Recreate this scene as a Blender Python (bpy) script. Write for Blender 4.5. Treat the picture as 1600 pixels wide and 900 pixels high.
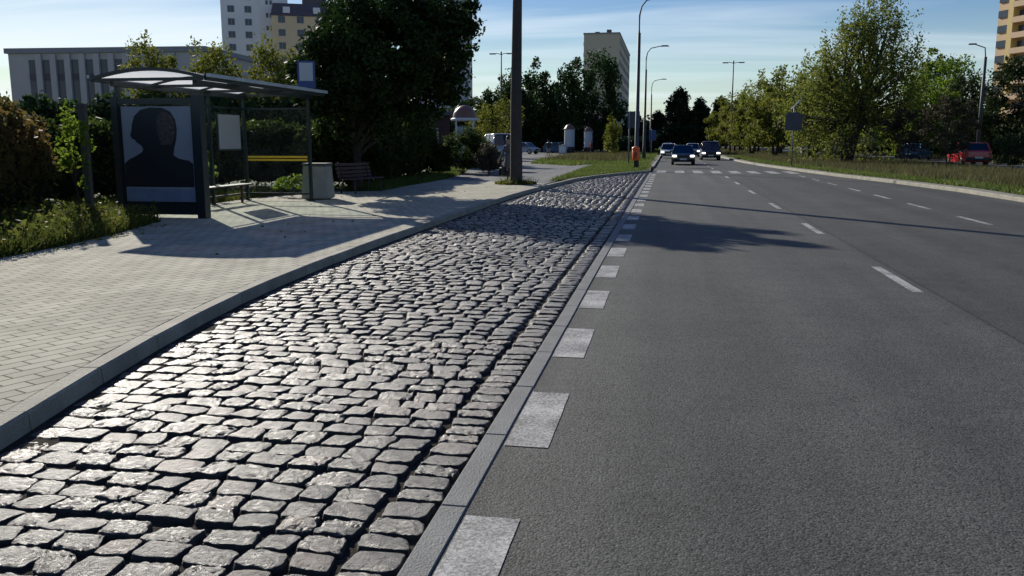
import bpy, bmesh, math, random
import numpy as np
from mathutils import Vector, Matrix, noise
PI = math.pi; R = math.radians
random.seed(7); RNG = np.random.default_rng(7)
for o in list(bpy.data.objects): bpy.data.objects.remove(o)
SC = bpy.context.scene; COL = SC.collection

# ---------------------------------------------------------------- camera
cam = bpy.data.cameras.new("camera"); camo = bpy.data.objects.new("camera", cam); COL.objects.link(camo)
cam.sensor_width = 36; cam.lens = 1350 / 1600 * 36; cam.clip_start = 0.05; cam.clip_end = 6000
camo.location = (0, 0, 1.65)
camo.rotation_euler = (R(90 - 9.586), 0, R(10.146))
SC.camera = camo
SC.render.resolution_x = 1024; SC.render.resolution_y = 576

# ---------------------------------------------------------------- sky, sun, exposure
SUN_EL = 24.0; SUN_AZ = 37.8          # azimuth to the left of the road direction (+Y)
w = bpy.data.worlds.new("World"); SC.world = w; w.use_nodes = True
nt = w.node_tree; nt.nodes.clear(); N = nt.nodes.new; LK = nt.links.new
out = N('ShaderNodeOutputWorld'); bg = N('ShaderNodeBackground'); bg.inputs[1].default_value = 0.057
sky = N('ShaderNodeTexSky'); sky.sky_type = 'NISHITA'; sky.sun_disc = False
sky.sun_elevation = R(SUN_EL); sky.sun_rotation = R(-SUN_AZ); sky.altitude = 50
sky.air_density = 1.0; sky.dust_density = 0.12; sky.ozone_density = 1.5
tc = N('ShaderNodeTexCoord'); sep = N('ShaderNodeSeparateXYZ'); LK(tc.outputs['Generated'], sep.inputs[0])
zz = N('ShaderNodeMath'); zz.operation = 'MAXIMUM'; zz.inputs[1].default_value = 0.0; LK(sep.outputs[2], zz.inputs[0])
za = N('ShaderNodeMath'); za.operation = 'ADD'; za.inputs[1].default_value = 0.10; LK(zz.outputs[0], za.inputs[0])
dx = N('ShaderNodeMath'); dx.operation = 'DIVIDE'; LK(sep.outputs[0], dx.inputs[0]); LK(za.outputs[0], dx.inputs[1])
dy = N('ShaderNodeMath'); dy.operation = 'DIVIDE'; LK(sep.outputs[1], dy.inputs[0]); LK(za.outputs[0], dy.inputs[1])
cb = N('ShaderNodeCombineXYZ'); LK(dx.outputs[0], cb.inputs[0]); LK(dy.outputs[0], cb.inputs[1])
mp = N('ShaderNodeMapping'); LK(cb.outputs[0], mp.inputs[0]); mp.inputs['Rotation'].default_value = (0, 0, R(-6)); mp.inputs['Scale'].default_value = (0.16, 0.85, 1); mp.inputs['Location'].default_value = (0.35, 1.9, 0)
n1 = N('ShaderNodeTexNoise'); LK(mp.outputs[0], n1.inputs['Vector']); n1.inputs['Scale'].default_value = 1.5; n1.inputs['Detail'].default_value = 8; n1.inputs['Roughness'].default_value = 0.52; n1.inputs['Distortion'].default_value = 0.5
cr = N('ShaderNodeValToRGB'); LK(n1.outputs['Fac'], cr.inputs[0]); cr.color_ramp.elements[0].position = 0.45; cr.color_ramp.elements[1].position = 0.72
# the thicker veil of cirrus lies on the sun's side of the sky
vl = N('ShaderNodeVectorMath'); vl.operation = 'DOT_PRODUCT'; LK(tc.outputs['Generated'], vl.inputs[0]); vl.inputs[1].default_value = (-math.sin(R(50)), math.cos(R(50)), 0)
vr = N('ShaderNodeMapRange'); LK(vl.outputs['Value'], vr.inputs[0]); vr.inputs[1].default_value = 0.45; vr.inputs[2].default_value = 1.0; vr.inputs[3].default_value = 0.50; vr.inputs[4].default_value = 1.0
cm = N('ShaderNodeMath'); cm.operation = 'MULTIPLY'; LK(cr.outputs[0], cm.inputs[0]); LK(vr.outputs[0], cm.inputs[1])
mx = N('ShaderNodeMix'); mx.data_type = 'RGBA'; LK(cm.outputs[0], mx.inputs[0])
hs = N('ShaderNodeHueSaturation'); hs.inputs['Hue'].default_value = .522; hs.inputs['Saturation'].default_value = 1.48; hs.inputs['Value'].default_value = 1.28; LK(sky.outputs[0], hs.inputs['Color'])
hz = N('ShaderNodeMapRange'); LK(sep.outputs[2], hz.inputs[0]); hz.interpolation_type = 'SMOOTHSTEP'; hz.inputs[1].default_value = -.02; hz.inputs[2].default_value = .15; hz.inputs[3].default_value = .6; hz.inputs[4].default_value = 0.0
hm = N('ShaderNodeMix'); hm.data_type = 'RGBA'; LK(hz.outputs[0], hm.inputs[0]); LK(hs.outputs[0], hm.inputs[6]); hm.inputs[7].default_value = (8.4, 10.0, 12.0, 1)
LK(hm.outputs[2], mx.inputs[6]); mx.inputs[7].default_value = (13.8, 15.2, 16.4, 1)
LK(mx.outputs[2], bg.inputs[0]); LK(bg.outputs[0], out.inputs[0])
sl = bpy.data.lights.new("sun", 'SUN'); sl.energy = 5.0; sl.angle = R(0.53); sl.color = (1.0, 0.94, 0.84)
so = bpy.data.objects.new("sun", sl); COL.objects.link(so)
_c = math.cos(R(SUN_EL)); tosun = Vector((-math.sin(R(SUN_AZ)) * _c, math.cos(R(SUN_AZ)) * _c, math.sin(R(SUN_EL))))
so.rotation_euler = (-tosun).to_track_quat('-Z', 'Y').to_euler(); so.location = (0, 0, 60)
SC.view_settings.view_transform = 'Standard'; SC.view_settings.look = 'None'
SC.view_settings.exposure = 0.20; SC.view_settings.gamma = 1.0

# ---------------------------------------------------------------- materials
MATS = {}
def mat(name, col, rough=0.8, var=0.12, vscale=3.0, bump=0.0, bscale=40.0, metal=0.0, spec=0.5, emit=None, estr=0.0, fine=0.0, fscale=120.0):
    m = bpy.data.materials.new(name); m.use_nodes = True; t = m.node_tree; b = t.nodes['Principled BSDF']
    b.inputs['Roughness'].default_value = rough; b.inputs['Metallic'].default_value = metal
    b.inputs['Specular IOR Level'].default_value = spec
    co = t.nodes.new('ShaderNodeTexCoord'); src = co.outputs['Object']
    n = t.nodes.new('ShaderNodeTexNoise'); n.inputs['Scale'].default_value = vscale; n.inputs['Detail'].default_value = 6; n.inputs['Roughness'].default_value = 0.6
    t.links.new(src, n.inputs['Vector'])
    mr = t.nodes.new('ShaderNodeMapRange'); mr.inputs[1].default_value = 0.3; mr.inputs[2].default_value = 0.7
    mr.inputs[3].default_value = 1 - var; mr.inputs[4].default_value = 1 + var; t.links.new(n.outputs['Fac'], mr.inputs[0])
    fac = mr.outputs[0]
    if fine:
        n2 = t.nodes.new('ShaderNodeTexNoise'); n2.inputs['Scale'].default_value = fscale; n2.inputs['Detail'].default_value = 3; t.links.new(src, n2.inputs['Vector'])
        m2 = t.nodes.new('ShaderNodeMapRange'); m2.inputs[1].default_value = 0.3; m2.inputs[2].default_value = 0.7; m2.inputs[3].default_value = 1 - fine; m2.inputs[4].default_value = 1 + fine
        t.links.new(n2.outputs['Fac'], m2.inputs[0]); mm = t.nodes.new('ShaderNodeMath'); mm.operation = 'MULTIPLY'
        t.links.new(fac, mm.inputs[0]); t.links.new(m2.outputs[0], mm.inputs[1]); fac = mm.outputs[0]
    vm = t.nodes.new('ShaderNodeVectorMath'); vm.operation = 'SCALE'; vm.inputs[0].default_value = col[:3]; t.links.new(fac, vm.inputs['Scale'])
    t.links.new(vm.outputs[0], b.inputs['Base Color'])
    if bump:
        nb = t.nodes.new('ShaderNodeTexNoise'); nb.inputs['Scale'].default_value = bscale; nb.inputs['Detail'].default_value = 4; t.links.new(src, nb.inputs['Vector'])
        bp = t.nodes.new('ShaderNodeBump'); bp.inputs['Strength'].default_value = bump; bp.inputs['Distance'].default_value = 0.01
        t.links.new(nb.outputs['Fac'], bp.inputs['Height']); t.links.new(bp.outputs[0], b.inputs['Normal'])
    if emit: b.inputs['Emission Color'].default_value = (*emit, 1); b.inputs['Emission Strength'].default_value = estr
    MATS[name] = m; return m

def leafmat(name, c1, c2, c3=None, trans=0.45, rough=0.5):
    m = bpy.data.materials.new(name); m.use_nodes = True; t = m.node_tree; t.nodes.clear(); n = t.nodes.new
    at = n('ShaderNodeAttribute'); at.attribute_name = 'tint'
    rp = n('ShaderNodeValToRGB'); e = rp.color_ramp.elements; e[0].color = (*c1, 1); e[1].color = (*c2, 1); e[1].position = 0.8
    if c3: k = e.new(1.0); k.color = (*c3, 1)
    t.links.new(at.outputs['Fac'], rp.inputs[0])
    p = n('ShaderNodeBsdfPrincipled'); p.inputs['Roughness'].default_value = rough + .12; p.inputs['Specular IOR Level'].default_value = 0.16
    tr = n('ShaderNodeBsdfTranslucent'); ms = n('ShaderNodeMixShader'); ms.inputs[0].default_value = trans; o = n('ShaderNodeOutputMaterial')
    t.links.new(rp.outputs[0], p.inputs['Base Color']); t.links.new(rp.outputs[0], tr.inputs['Color'])
    t.links.new(p.outputs[0], ms.inputs[1]); t.links.new(tr.outputs[0], ms.inputs[2]); t.links.new(ms.outputs[0], o.inputs[0])
    MATS[name] = m; return m

def nodes_of(m): return m.node_tree, m.node_tree.nodes.new, m.node_tree.links.new

# asphalt: aggregate speckle, wheel-track wear, darker newer band right of the joint
def asphalt(name, base, joint=True):
    m = bpy.data.materials.new(name); m.use_nodes = True; t, n, l = nodes_of(m); b = t.nodes['Principled BSDF']
    co = n('ShaderNodeTexCoord'); src = co.outputs['Object']
    v = n('ShaderNodeTexVoronoi'); v.inputs['Scale'].default_value = 95; l(src, v.inputs['Vector'])
    v2 = n('ShaderNodeTexNoise'); v2.inputs['Scale'].default_value = 60; v2.inputs['Detail'].default_value = 5; v2.inputs['Roughness'].default_value = .7; l(src, v2.inputs['Vector'])
    big = n('ShaderNodeTexNoise'); big.inputs['Scale'].default_value = 0.55; big.inputs['Detail'].default_value = 5; l(src, big.inputs['Vector'])
    mpt = n('ShaderNodeMapping'); mpt.inputs['Scale'].default_value = (1.3, 0.035, 1); l(src, mpt.inputs[0])
    trk = n('ShaderNodeTexNoise'); trk.inputs['Scale'].default_value = 1.0; trk.inputs['Detail'].default_value = 3; l(mpt.outputs[0], trk.inputs['Vector'])
    def rng(o, a, bb, lo=.3, hi=.7):
        r = n('ShaderNodeMapRange'); r.inputs[1].default_value = lo; r.inputs[2].default_value = hi; r.inputs[3].default_value = a; r.inputs[4].default_value = bb; l(o, r.inputs[0]); return r.outputs[0]
    def mul(a, c):
        q = n('ShaderNodeMath'); q.operation = 'MULTIPLY'; l(a, q.inputs[0]); l(c, q.inputs[1]); return q.outputs[0]
    sp = n('ShaderNodeSeparateColor'); l(v.outputs['Color'], sp.inputs[0])
    st = n('ShaderNodeTexNoise'); st.inputs['Scale'].default_value = 2.3; st.inputs['Detail'].default_value = 8; st.inputs['Roughness'].default_value = .7; l(src, st.inputs['Vector'])
    f = mul(mul(rng(sp.outputs[0], .62, 1.5, 0, 1), rng(v2.outputs['Fac'], .72, 1.28)), mul(rng(big.outputs['Fac'], .86, 1.14), rng(trk.outputs['Fac'], .78, 1.26)))
    f = mul(f, rng(st.outputs['Fac'], .85, 1.13)); f = mul(f, rng(sp.outputs[1], .35, 1.0, .06, .12))   # open pores
    if joint:
        sx = n('ShaderNodeSeparateXYZ'); l(src, sx.inputs[0])
        f = mul(f, rng(sx.outputs[0], 1.0, .84, 2.93, 2.97))
        f = mul(f, rng(sx.outputs[0], .72, 1.0, -.85, -.72))   # grime gathered against the strip
        # a thin tarred joint beside the lane line
        q = n('ShaderNodeMath'); q.operation = 'SUBTRACT'; l(sx.outputs[0], q.inputs[0]); q.inputs[1].default_value = 2.95
        a = n('ShaderNodeMath'); a.operation = 'ABSOLUTE'; l(q.outputs[0], a.inputs[0])
        f = mul(f, rng(a.outputs[0], .55, 1.0, .008, .03))
        # hairline cracks
        cv = n('ShaderNodeTexVoronoi'); cv.feature = 'DISTANCE_TO_EDGE'; cv.inputs['Scale'].default_value = 0.22
        wn = n('ShaderNodeTexNoise'); wn.inputs['Scale'].default_value = 1.6; wn.inputs['Detail'].default_value = 6; l(src, wn.inputs['Vector'])
        ws = n('ShaderNodeVectorMath'); ws.operation = 'SCALE'; ws.inputs['Scale'].default_value = 1.3; l(wn.outputs['Color'], ws.inputs[0])
        wa = n('ShaderNodeVectorMath'); wa.operation = 'ADD'; l(src, wa.inputs[0]); l(ws.outputs[0], wa.inputs[1]); l(wa.outputs[0], cv.inputs['Vector'])
        f = mul(f, rng(cv.outputs[0], .78, 1.0, .0, .004))
    vm = n('ShaderNodeVectorMath'); vm.operation = 'SCALE'; vm.inputs[0].default_value = base; l(f, vm.inputs['Scale']); l(vm.outputs[0], b.inputs['Base Color'])
    b.inputs['Roughness'].default_value = .75; b.inputs['Specular IOR Level'].default_value = .22
    bp = n('ShaderNodeBump'); bp.inputs['Strength'].default_value = .6; bp.inputs['Distance'].default_value = .0045
    hh = n('ShaderNodeMath'); hh.operation = 'SUBTRACT'; hh.inputs[0].default_value = 1; l(v.outputs['Distance'], hh.inputs[1])
    h2 = n('ShaderNodeMath'); h2.operation = 'ADD'; l(hh.outputs[0], h2.inputs[0]); l(v2.outputs['Fac'], h2.inputs[1])
    l(h2.outputs[0], bp.inputs['Height']); l(bp.outputs[0], b.inputs['Normal'])
    MATS[name] = m; return m
asphalt('asphalt', (.072, .073, .065)); asphalt('asphalt_old', (.13, .13, .125), False)

def paver_mat():
    m = bpy.data.materials.new('pavers'); m.use_nodes = True; t, n, l = nodes_of(m); b = t.nodes['Principled BSDF']
    co = n('ShaderNodeTexCoord'); mp = n('ShaderNodeMapping'); mp.inputs['Rotation'].default_value = (0, 0, R(-67)); l(co.outputs['Object'], mp.inputs[0])
    br = n('ShaderNodeTexBrick'); l(mp.outputs[0], br.inputs['Vector'])
    br.inputs['Scale'].default_value = 1.0; br.inputs['Brick Width'].default_value = .27; br.inputs['Row Height'].default_value = .138
    br.inputs['Mortar Size'].default_value = .0085; br.inputs['Mortar Smooth'].default_value = .4; br.inputs['Bias'].default_value = 0
    br.inputs['Color1'].default_value = (.40, .378, .292, 1); br.inputs['Color2'].default_value = (.50, .472, .368, 1); br.inputs['Mortar'].default_value = (.085, .078, .058, 1)
    ns = n('ShaderNodeTexNoise'); ns.inputs['Scale'].default_value = 1.1; ns.inputs['Detail'].default_value = 7; ns.inputs['Roughness'].default_value = .65; l(co.outputs['Object'], ns.inputs['Vector'])
    fs = n('ShaderNodeTexNoise'); fs.inputs['Scale'].default_value = 150; fs.inputs['Detail'].default_value = 3; l(co.outputs['Object'], fs.inputs['Vector'])
    def rng(o, a, bb):
        r = n('ShaderNodeMapRange'); r.inputs[1].default_value = .3; r.inputs[2].default_value = .7; r.inputs[3].default_value = a; r.inputs[4].default_value = bb; l(o, r.inputs[0]); return r.outputs[0]
    q = n('ShaderNodeMath'); q.operation = 'MULTIPLY'; l(rng(ns.outputs['Fac'], .72, 1.18), q.inputs[0]); l(rng(fs.outputs['Fac'], .80, 1.2), q.inputs[1])
    vm = n('ShaderNodeVectorMath'); vm.operation = 'SCALE'; l(br.outputs['Color'], vm.inputs[0]); l(q.outputs[0], vm.inputs['Scale']); l(vm.outputs[0], b.inputs['Base Color'])
    b.inputs['Roughness'].default_value = .92; b.inputs['Specular IOR Level'].default_value = .15
    sub = n('ShaderNodeMath'); sub.operation = 'SUBTRACT'; sub.inputs[0].default_value = 1; l(br.outputs['Fac'], sub.inputs[1])
    ad = n('ShaderNodeMath'); ad.operation = 'MULTIPLY_ADD'; l(fs.outputs['Fac'], ad.inputs[0]); ad.inputs[1].default_value = .15; l(sub.outputs[0], ad.inputs[2])
    bp = n('ShaderNodeBump'); bp.inputs['Strength'].default_value = .8; bp.inputs['Distance'].default_value = .005; l(ad.outputs[0], bp.inputs['Height']); l(bp.outputs[0], b.inputs['Normal'])
    MATS['pavers'] = m
paver_mat()

def stone_mat():
    m = bpy.data.materials.new('cobble'); m.use_nodes = True; t, n, l = nodes_of(m); b = t.nodes['Principled BSDF']
    co = n('ShaderNodeTexCoord'); at = n('ShaderNodeAttribute'); at.attribute_name = 'tint'
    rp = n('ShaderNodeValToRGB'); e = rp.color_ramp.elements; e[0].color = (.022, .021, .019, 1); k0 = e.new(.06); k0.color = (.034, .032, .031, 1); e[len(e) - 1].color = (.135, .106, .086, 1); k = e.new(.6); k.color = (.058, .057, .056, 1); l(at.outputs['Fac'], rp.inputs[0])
    ns = n('ShaderNodeTexNoise'); ns.inputs['Scale'].default_value = 28; ns.inputs['Detail'].default_value = 8; ns.inputs['Roughness'].default_value = .7; l(co.outputs['Object'], ns.inputs['Vector'])
    fs = n('ShaderNodeTexNoise'); fs.inputs['Scale'].default_value = 190; fs.inputs['Detail'].default_value = 3; l(co.outputs['Object'], fs.inputs['Vector'])
    def rng(o, a, bb):
        r = n('ShaderNodeMapRange'); r.inputs[1].default_value = .3; r.inputs[2].default_value = .7; r.inputs[3].default_value = a; r.inputs[4].default_value = bb; l(o, r.inputs[0]); return r.outputs[0]
    q = n('ShaderNodeMath'); q.operation = 'MULTIPLY'; l(rng(ns.outputs['Fac'], .45, 1.5), q.inputs[0]); l(rng(fs.outputs['Fac'], .65, 1.4), q.inputs[1])
    vm = n('ShaderNodeVectorMath'); vm.operation = 'SCALE'; l(rp.outputs[0], vm.inputs[0]); l(q.outputs[0], vm.inputs['Scale']); l(vm.outputs[0], b.inputs['Base Color'])
    l(rng(ns.outputs['Fac'], .25, .56), b.inputs['Roughness']); b.inputs['Specular IOR Level'].default_value = .36
    ad = n('ShaderNodeMath'); ad.operation = 'MULTIPLY_ADD'; l(fs.outputs['Fac'], ad.inputs[0]); ad.inputs[1].default_value = .25; l(ns.outputs['Fac'], ad.inputs[2])
    bp = n('ShaderNodeBump'); bp.inputs['Strength'].default_value = 1.0; bp.inputs['Distance'].default_value = .020; l(ad.outputs[0], bp.inputs['Height']); l(bp.outputs[0], b.inputs['Normal'])
    MATS['cobble'] = m
stone_mat()

def paint_mat():   # worn road paint with cracks showing the asphalt
    m = bpy.data.materials.new('road_paint'); m.use_nodes = True; t, n, l = nodes_of(m); b = t.nodes['Principled BSDF']
    co = n('ShaderNodeTexCoord'); src = co.outputs['Object']
    ns = n('ShaderNodeTexNoise'); ns.inputs['Scale'].default_value = 55; ns.inputs['Detail'].default_value = 6; ns.inputs['Roughness'].default_value = .75; l(src, ns.inputs['Vector'])
    lo = n('ShaderNodeTexNoise'); lo.inputs['Scale'].default_value = 3; lo.inputs['Detail'].default_value = 4; l(src, lo.inputs['Vector'])
    cv = n('ShaderNodeTexVoronoi'); cv.feature = 'DISTANCE_TO_EDGE'; cv.inputs['Scale'].default_value = 22
    ws = n('ShaderNodeVectorMath'); ws.operation = 'SCALE'; ws.inputs['Scale'].default_value = .05; l(lo.outputs['Color'], ws.inputs[0])
    wa = n('ShaderNodeVectorMath'); wa.operation = 'ADD'; l(src, wa.inputs[0]); l(ws.outputs[0], wa.inputs[1]); l(wa.outputs[0], cv.inputs['Vector'])
    sm = n('ShaderNodeMath'); sm.operation = 'MULTIPLY_ADD'; l(lo.outputs['Fac'], sm.inputs[0]); sm.inputs[1].default_value = .55; l(ns.outputs['Fac'], sm.inputs[2])
    r = n('ShaderNodeMapRange'); r.inputs[1].default_value = .64; r.inputs[2].default_value = .90; l(sm.outputs[0], r.inputs[0])
    r2 = n('ShaderNodeMapRange'); r2.inputs[1].default_value = .01; r2.inputs[2].default_value = .04; r2.inputs[3].default_value = .35; l(cv.outputs[0], r2.inputs[0])
    q = n('ShaderNodeMath'); q.operation = 'MULTIPLY'; l(r.outputs[0], q.inputs[0]); l(r2.outputs[0], q.inputs[1])
    mx = n('ShaderNodeMix'); mx.data_type = 'RGBA'; l(q.outputs[0], mx.inputs[0]); mx.inputs[6].default_value = (.08, .08, .078, 1); mx.inputs[7].default_value = (.50, .49, .46, 1)
    l(mx.outputs[2], b.inputs['Base Color']); b.inputs['Roughness'].default_value = .7
    bp = n('ShaderNodeBump'); bp.inputs['Strength'].default_value = .7; bp.inputs['Distance'].default_value = .005; l(ns.outputs['Fac'], bp.inputs['Height']); l(bp.outputs[0], b.inputs['Normal'])
    MATS['road_paint'] = m
paint_mat()

mat('joint_dirt', (.045, .040, .032), 1.0, .35, 9, .9, 60, fine=.3, spec=.05)
mat('kerb_concrete', (.265, .25, .195), .85, .28, 2.2, .7, 60, fine=.3)
mat('strip_granite', (.135, .14, .137), .75, .22, 4, .6, 90, fine=.3, fscale=150)
mat('sandy_dirt', (.20, .185, .145), .95, .25, 2, .8, 25, fine=.2)
mat('soil', (.075, .075, .04), .95, .4, .8, .8, 12, fine=.3, fscale=9)
mat('meadow', (.060, .068, .028), .95, .45, .35, .8, 10, fine=.35, fscale=6)
mat('frame_dark', (.012, .022, .024), .35, .1, 6)
mat('roof_metal', (.50, .53, .53), .35, .15, 3)
mat('steel_grey', (.16, .17, .17), .5, .15, 5, metal=.3)
mat('lamp_steel', (.05, .055, .06), .6, .15, 3)
mat('pole_concrete', (.050, .045, .038), .85, .2, 4, .6, 20, fine=.15)
mat('sign_blue', (.012, .045, .19), .4, .05); mat('sign_white', (.42, .45, .48), .5, .05); mat('sign_back', (.055, .06, .075), .6, .1)
mat('poster_grey', (.24, .27, .31), .5, .1, 1.5); mat('poster_strip', (.16, .21, .30), .5, .12, 5); mat('poster_dark', (.012, .015, .02), .45, .1)
mat('poster_skin', (.06, .045, .04), .5, .7, 16, fine=.5, fscale=45)
mat('yellow_band', (.72, .50, .03), .5, .05)
mat('bin_concrete', (.24, .245, .225), .85, .12, 4, .6, 45, fine=.2)
mat('dark_rim', (.05, .055, .06), .6)
mat('bench_wood', (.055, .026, .030), .6, .3, 12, .3, 30); mat('bench_leg', (.03, .032, .032), .6)
mat('orange', (.80, .13, .015), .45, .06); mat('orange_dark', (.35, .04, .01), .5)
mat('bark', (.045, .036, .028), .95, .35, 6, .9, 18)
mat('wall_grey', (.49, .46, .42), .85, .06, .2); mat('wall_white', (.76, .75, .73), .85, .05, .15); mat('wall_tan', (.72, .55, .34), .85, .05, .15)
mat('wall_beige', (.56, .51, .36), .85, .06, .1); mat('wall_bluegrey', (.42, .46, .50), .85, .05, .1); mat('wall_peach', (.62, .44, .27), .85, .05, .15); mat('wall_ochre', (.66, .50, .20), .85, .05, .2)
mat('wall_brick', (.06, .03, .028), .9, .2, 2); mat('window_dark', (.045, .055, .075), .2, .15, .4); mat('window_frame', (.30, .30, .31), .6); mat('roof_dark', (.10, .085, .09), .7, .2, 1); mat('roof_flat', (.27, .275, .27), .8)
mat('fence_post', (.07, .07, .065), .9, .2, 5, .5, 30)
mat('kiosk_white', (.55, .56, .57), .5, .06); mat('kiosk_red', (.17, .085, .06), .45, .1); mat('kiosk_panel', (.20, .25, .34), .4, .3, 4); mat('kiosk_base', (.06, .035, .03), .7)
for nm, c in dict(paint_black=(.012, .017, .022), paint_violet=(.02, .015, .03), paint_white=(.62, .63, .64), paint_silver=(.34, .37, .40), paint_red=(.45, .015, .03), paint_blue=(.03, .09, .16), paint_teal=(.10, .15, .17)).items():
    mat(nm, c, .22, .04, 2, spec=.6)
mat('car_glass', (.010, .016, .022), .06, 0, spec=.8); mat('tyre', (.014, .014, .014), .9); mat('rim', (.35, .36, .37), .35, metal=.7); mat('trim_black', (.012, .012, .013), .6)
mat('headlight_on', (.8, .8, .75), .2, emit=(1, .97, .88), estr=4); mat('headlight_off', (.5, .52, .55), .15); mat('tail_red', (.35, .01, .01), .25); mat('plate', (.55, .55, .52), .5)
mat('skin', (.40, .24, .17), .6); mat('hair', (.03, .02, .015), .6, .2); mat('jacket_grey', (.11, .115, .13), .9, .15, 20); mat('coat_long', (.13, .12, .12), .9, .12, 20); mat('trouser_dark', (.03, .03, .035), .9)
mat('jacket_green', (.025, .045, .02), .9); mat('trouser_light', (.25, .27, .30), .9); mat('jacket_red', (.30, .03, .03), .9); mat('bag_black', (.012, .011, .012), .5); mat('shoe', (.02, .016, .014), .5)
mat('bird', (.03, .03, .032), .8)
leafmat('leaf_linden', (.010, .024, .006), (.030, .058, .012), (.10, .14, .025), .32)
leafmat('leaf_hedge', (.018, .034, .008), (.065, .095, .018), (.22, .24, .045), .5)
leafmat('leaf_creeper', (.035, .052, .014), (.17, .11, .036), (.46, .07, .04), .55)
leafmat('leaf_yellow', (.07, .09, .015), (.20, .21, .03), (.32, .27, .06), .5)
leafmat('leaf_olive', (.068, .10, .02), (.22, .24, .042), (.40, .35, .08), .55)
leafmat('leaf_lime', (.07, .125, .016), (.20, .28, .03), (.34, .36, .05), .55)
leafmat('leaf_mid', (.016, .036, .012), (.045, .082, .022), (.10, .15, .035), .4)
leafmat('leaf_dark', (.008, .020, .010), (.020, .042, .016), (.04, .07, .022), .3)
leafmat('leaf_purple', (.035, .034, .020), (.080, .066, .038), (.15, .13, .05), .4)
leafmat('leaf_conifer', (.016, .032, .013), (.050, .072, .020), (.16, .14, .035), .35)
leafmat('grass_green', (.06, .092, .02), (.14, .185, .04), (.27, .25, .09), .5)
leafmat('grass_dry', (.05, .055, .024), (.13, .125, .05), (.24, .19, .11), .45)
leafmat('weed', (.04, .06, .014), (.15, .17, .035), (.32, .20, .05), .5)
leafmat('twig_dry', (.05, .045, .028), (.13, .11, .07), (.12, .15, .04), .3)

def glass_mat():
    m = bpy.data.materials.new('shelter_glass'); m.use_nodes = True; t, n, l = nodes_of(m); t.nodes.clear()
    tr = n('ShaderNodeBsdfTransparent'); tr.inputs[0].default_value = (.92, .96, .94, 1)
    gl = n('ShaderNodeBsdfGlossy'); gl.inputs['Roughness'].default_value = .03; gl.inputs[0].default_value = (.9, .9, .9, 1)
    df = n('ShaderNodeBsdfDiffuse'); df.inputs[0].default_value = (.25, .27, .25, 1)
    fr = n('ShaderNodeLayerWeight'); fr.inputs[0].default_value = .12
    nz = n('ShaderNodeTexNoise'); nz.inputs['Scale'].default_value = 2.5; nz.inputs['Detail'].default_value = 6
    co = n('ShaderNodeTexCoord'); l(co.outputs['Object'], nz.inputs['Vector'])
    rr = n('ShaderNodeMapRange'); rr.inputs[1].default_value = .35; rr.inputs[2].default_value = .75; rr.inputs[3].default_value = .015; rr.inputs[4].default_value = .06; l(nz.outputs['Fac'], rr.inputs[0])
    m1 = n('ShaderNodeMixShader'); fm = n('ShaderNodeMath'); fm.operation = 'POWER'; fm.inputs[1].default_value = 3; l(fr.outputs['Facing'], fm.inputs[0]); l(fm.outputs[0], m1.inputs[0]); l(tr.outputs[0], m1.inputs[1]); l(gl.outputs[0], m1.inputs[2])
    m2 = n('ShaderNodeMixShader'); l(rr.outputs[0], m2.inputs[0]); l(m1.outputs[0], m2.inputs[1]); l(df.outputs[0], m2.inputs[2])
    o = n('ShaderNodeOutputMaterial'); l(m2.outputs[0], o.inputs[0]); MATS['shelter_glass'] = m
    m = bpy.data.materials.new('roof_panel'); m.use_nodes = True; t, n, l = nodes_of(m); t.nodes.clear()
    d = n('ShaderNodeBsdfPrincipled'); d.inputs['Base Color'].default_value = (.55, .60, .60, 1); d.inputs['Roughness'].default_value = .35
    tl = n('ShaderNodeBsdfTranslucent'); tl.inputs[0].default_value = (.93, .97, .97, 1); ms = n('ShaderNodeMixShader'); ms.inputs[0].default_value = .86
    tp = n('ShaderNodeBsdfTransparent'); tp.inputs[0].default_value = (.80, .68, .60, 1); m3 = n('ShaderNodeMixShader'); m3.inputs[0].default_value = .20
    o = n('ShaderNodeOutputMaterial'); l(d.outputs[0], ms.inputs[1]); l(tl.outputs[0], ms.inputs[2]); l(ms.outputs[0], m3.inputs[1]); l(tp.outputs[0], m3.inputs[2]); l(m3.outputs[0], o.inputs[0]); MATS['roof_panel'] = m
glass_mat()

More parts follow.
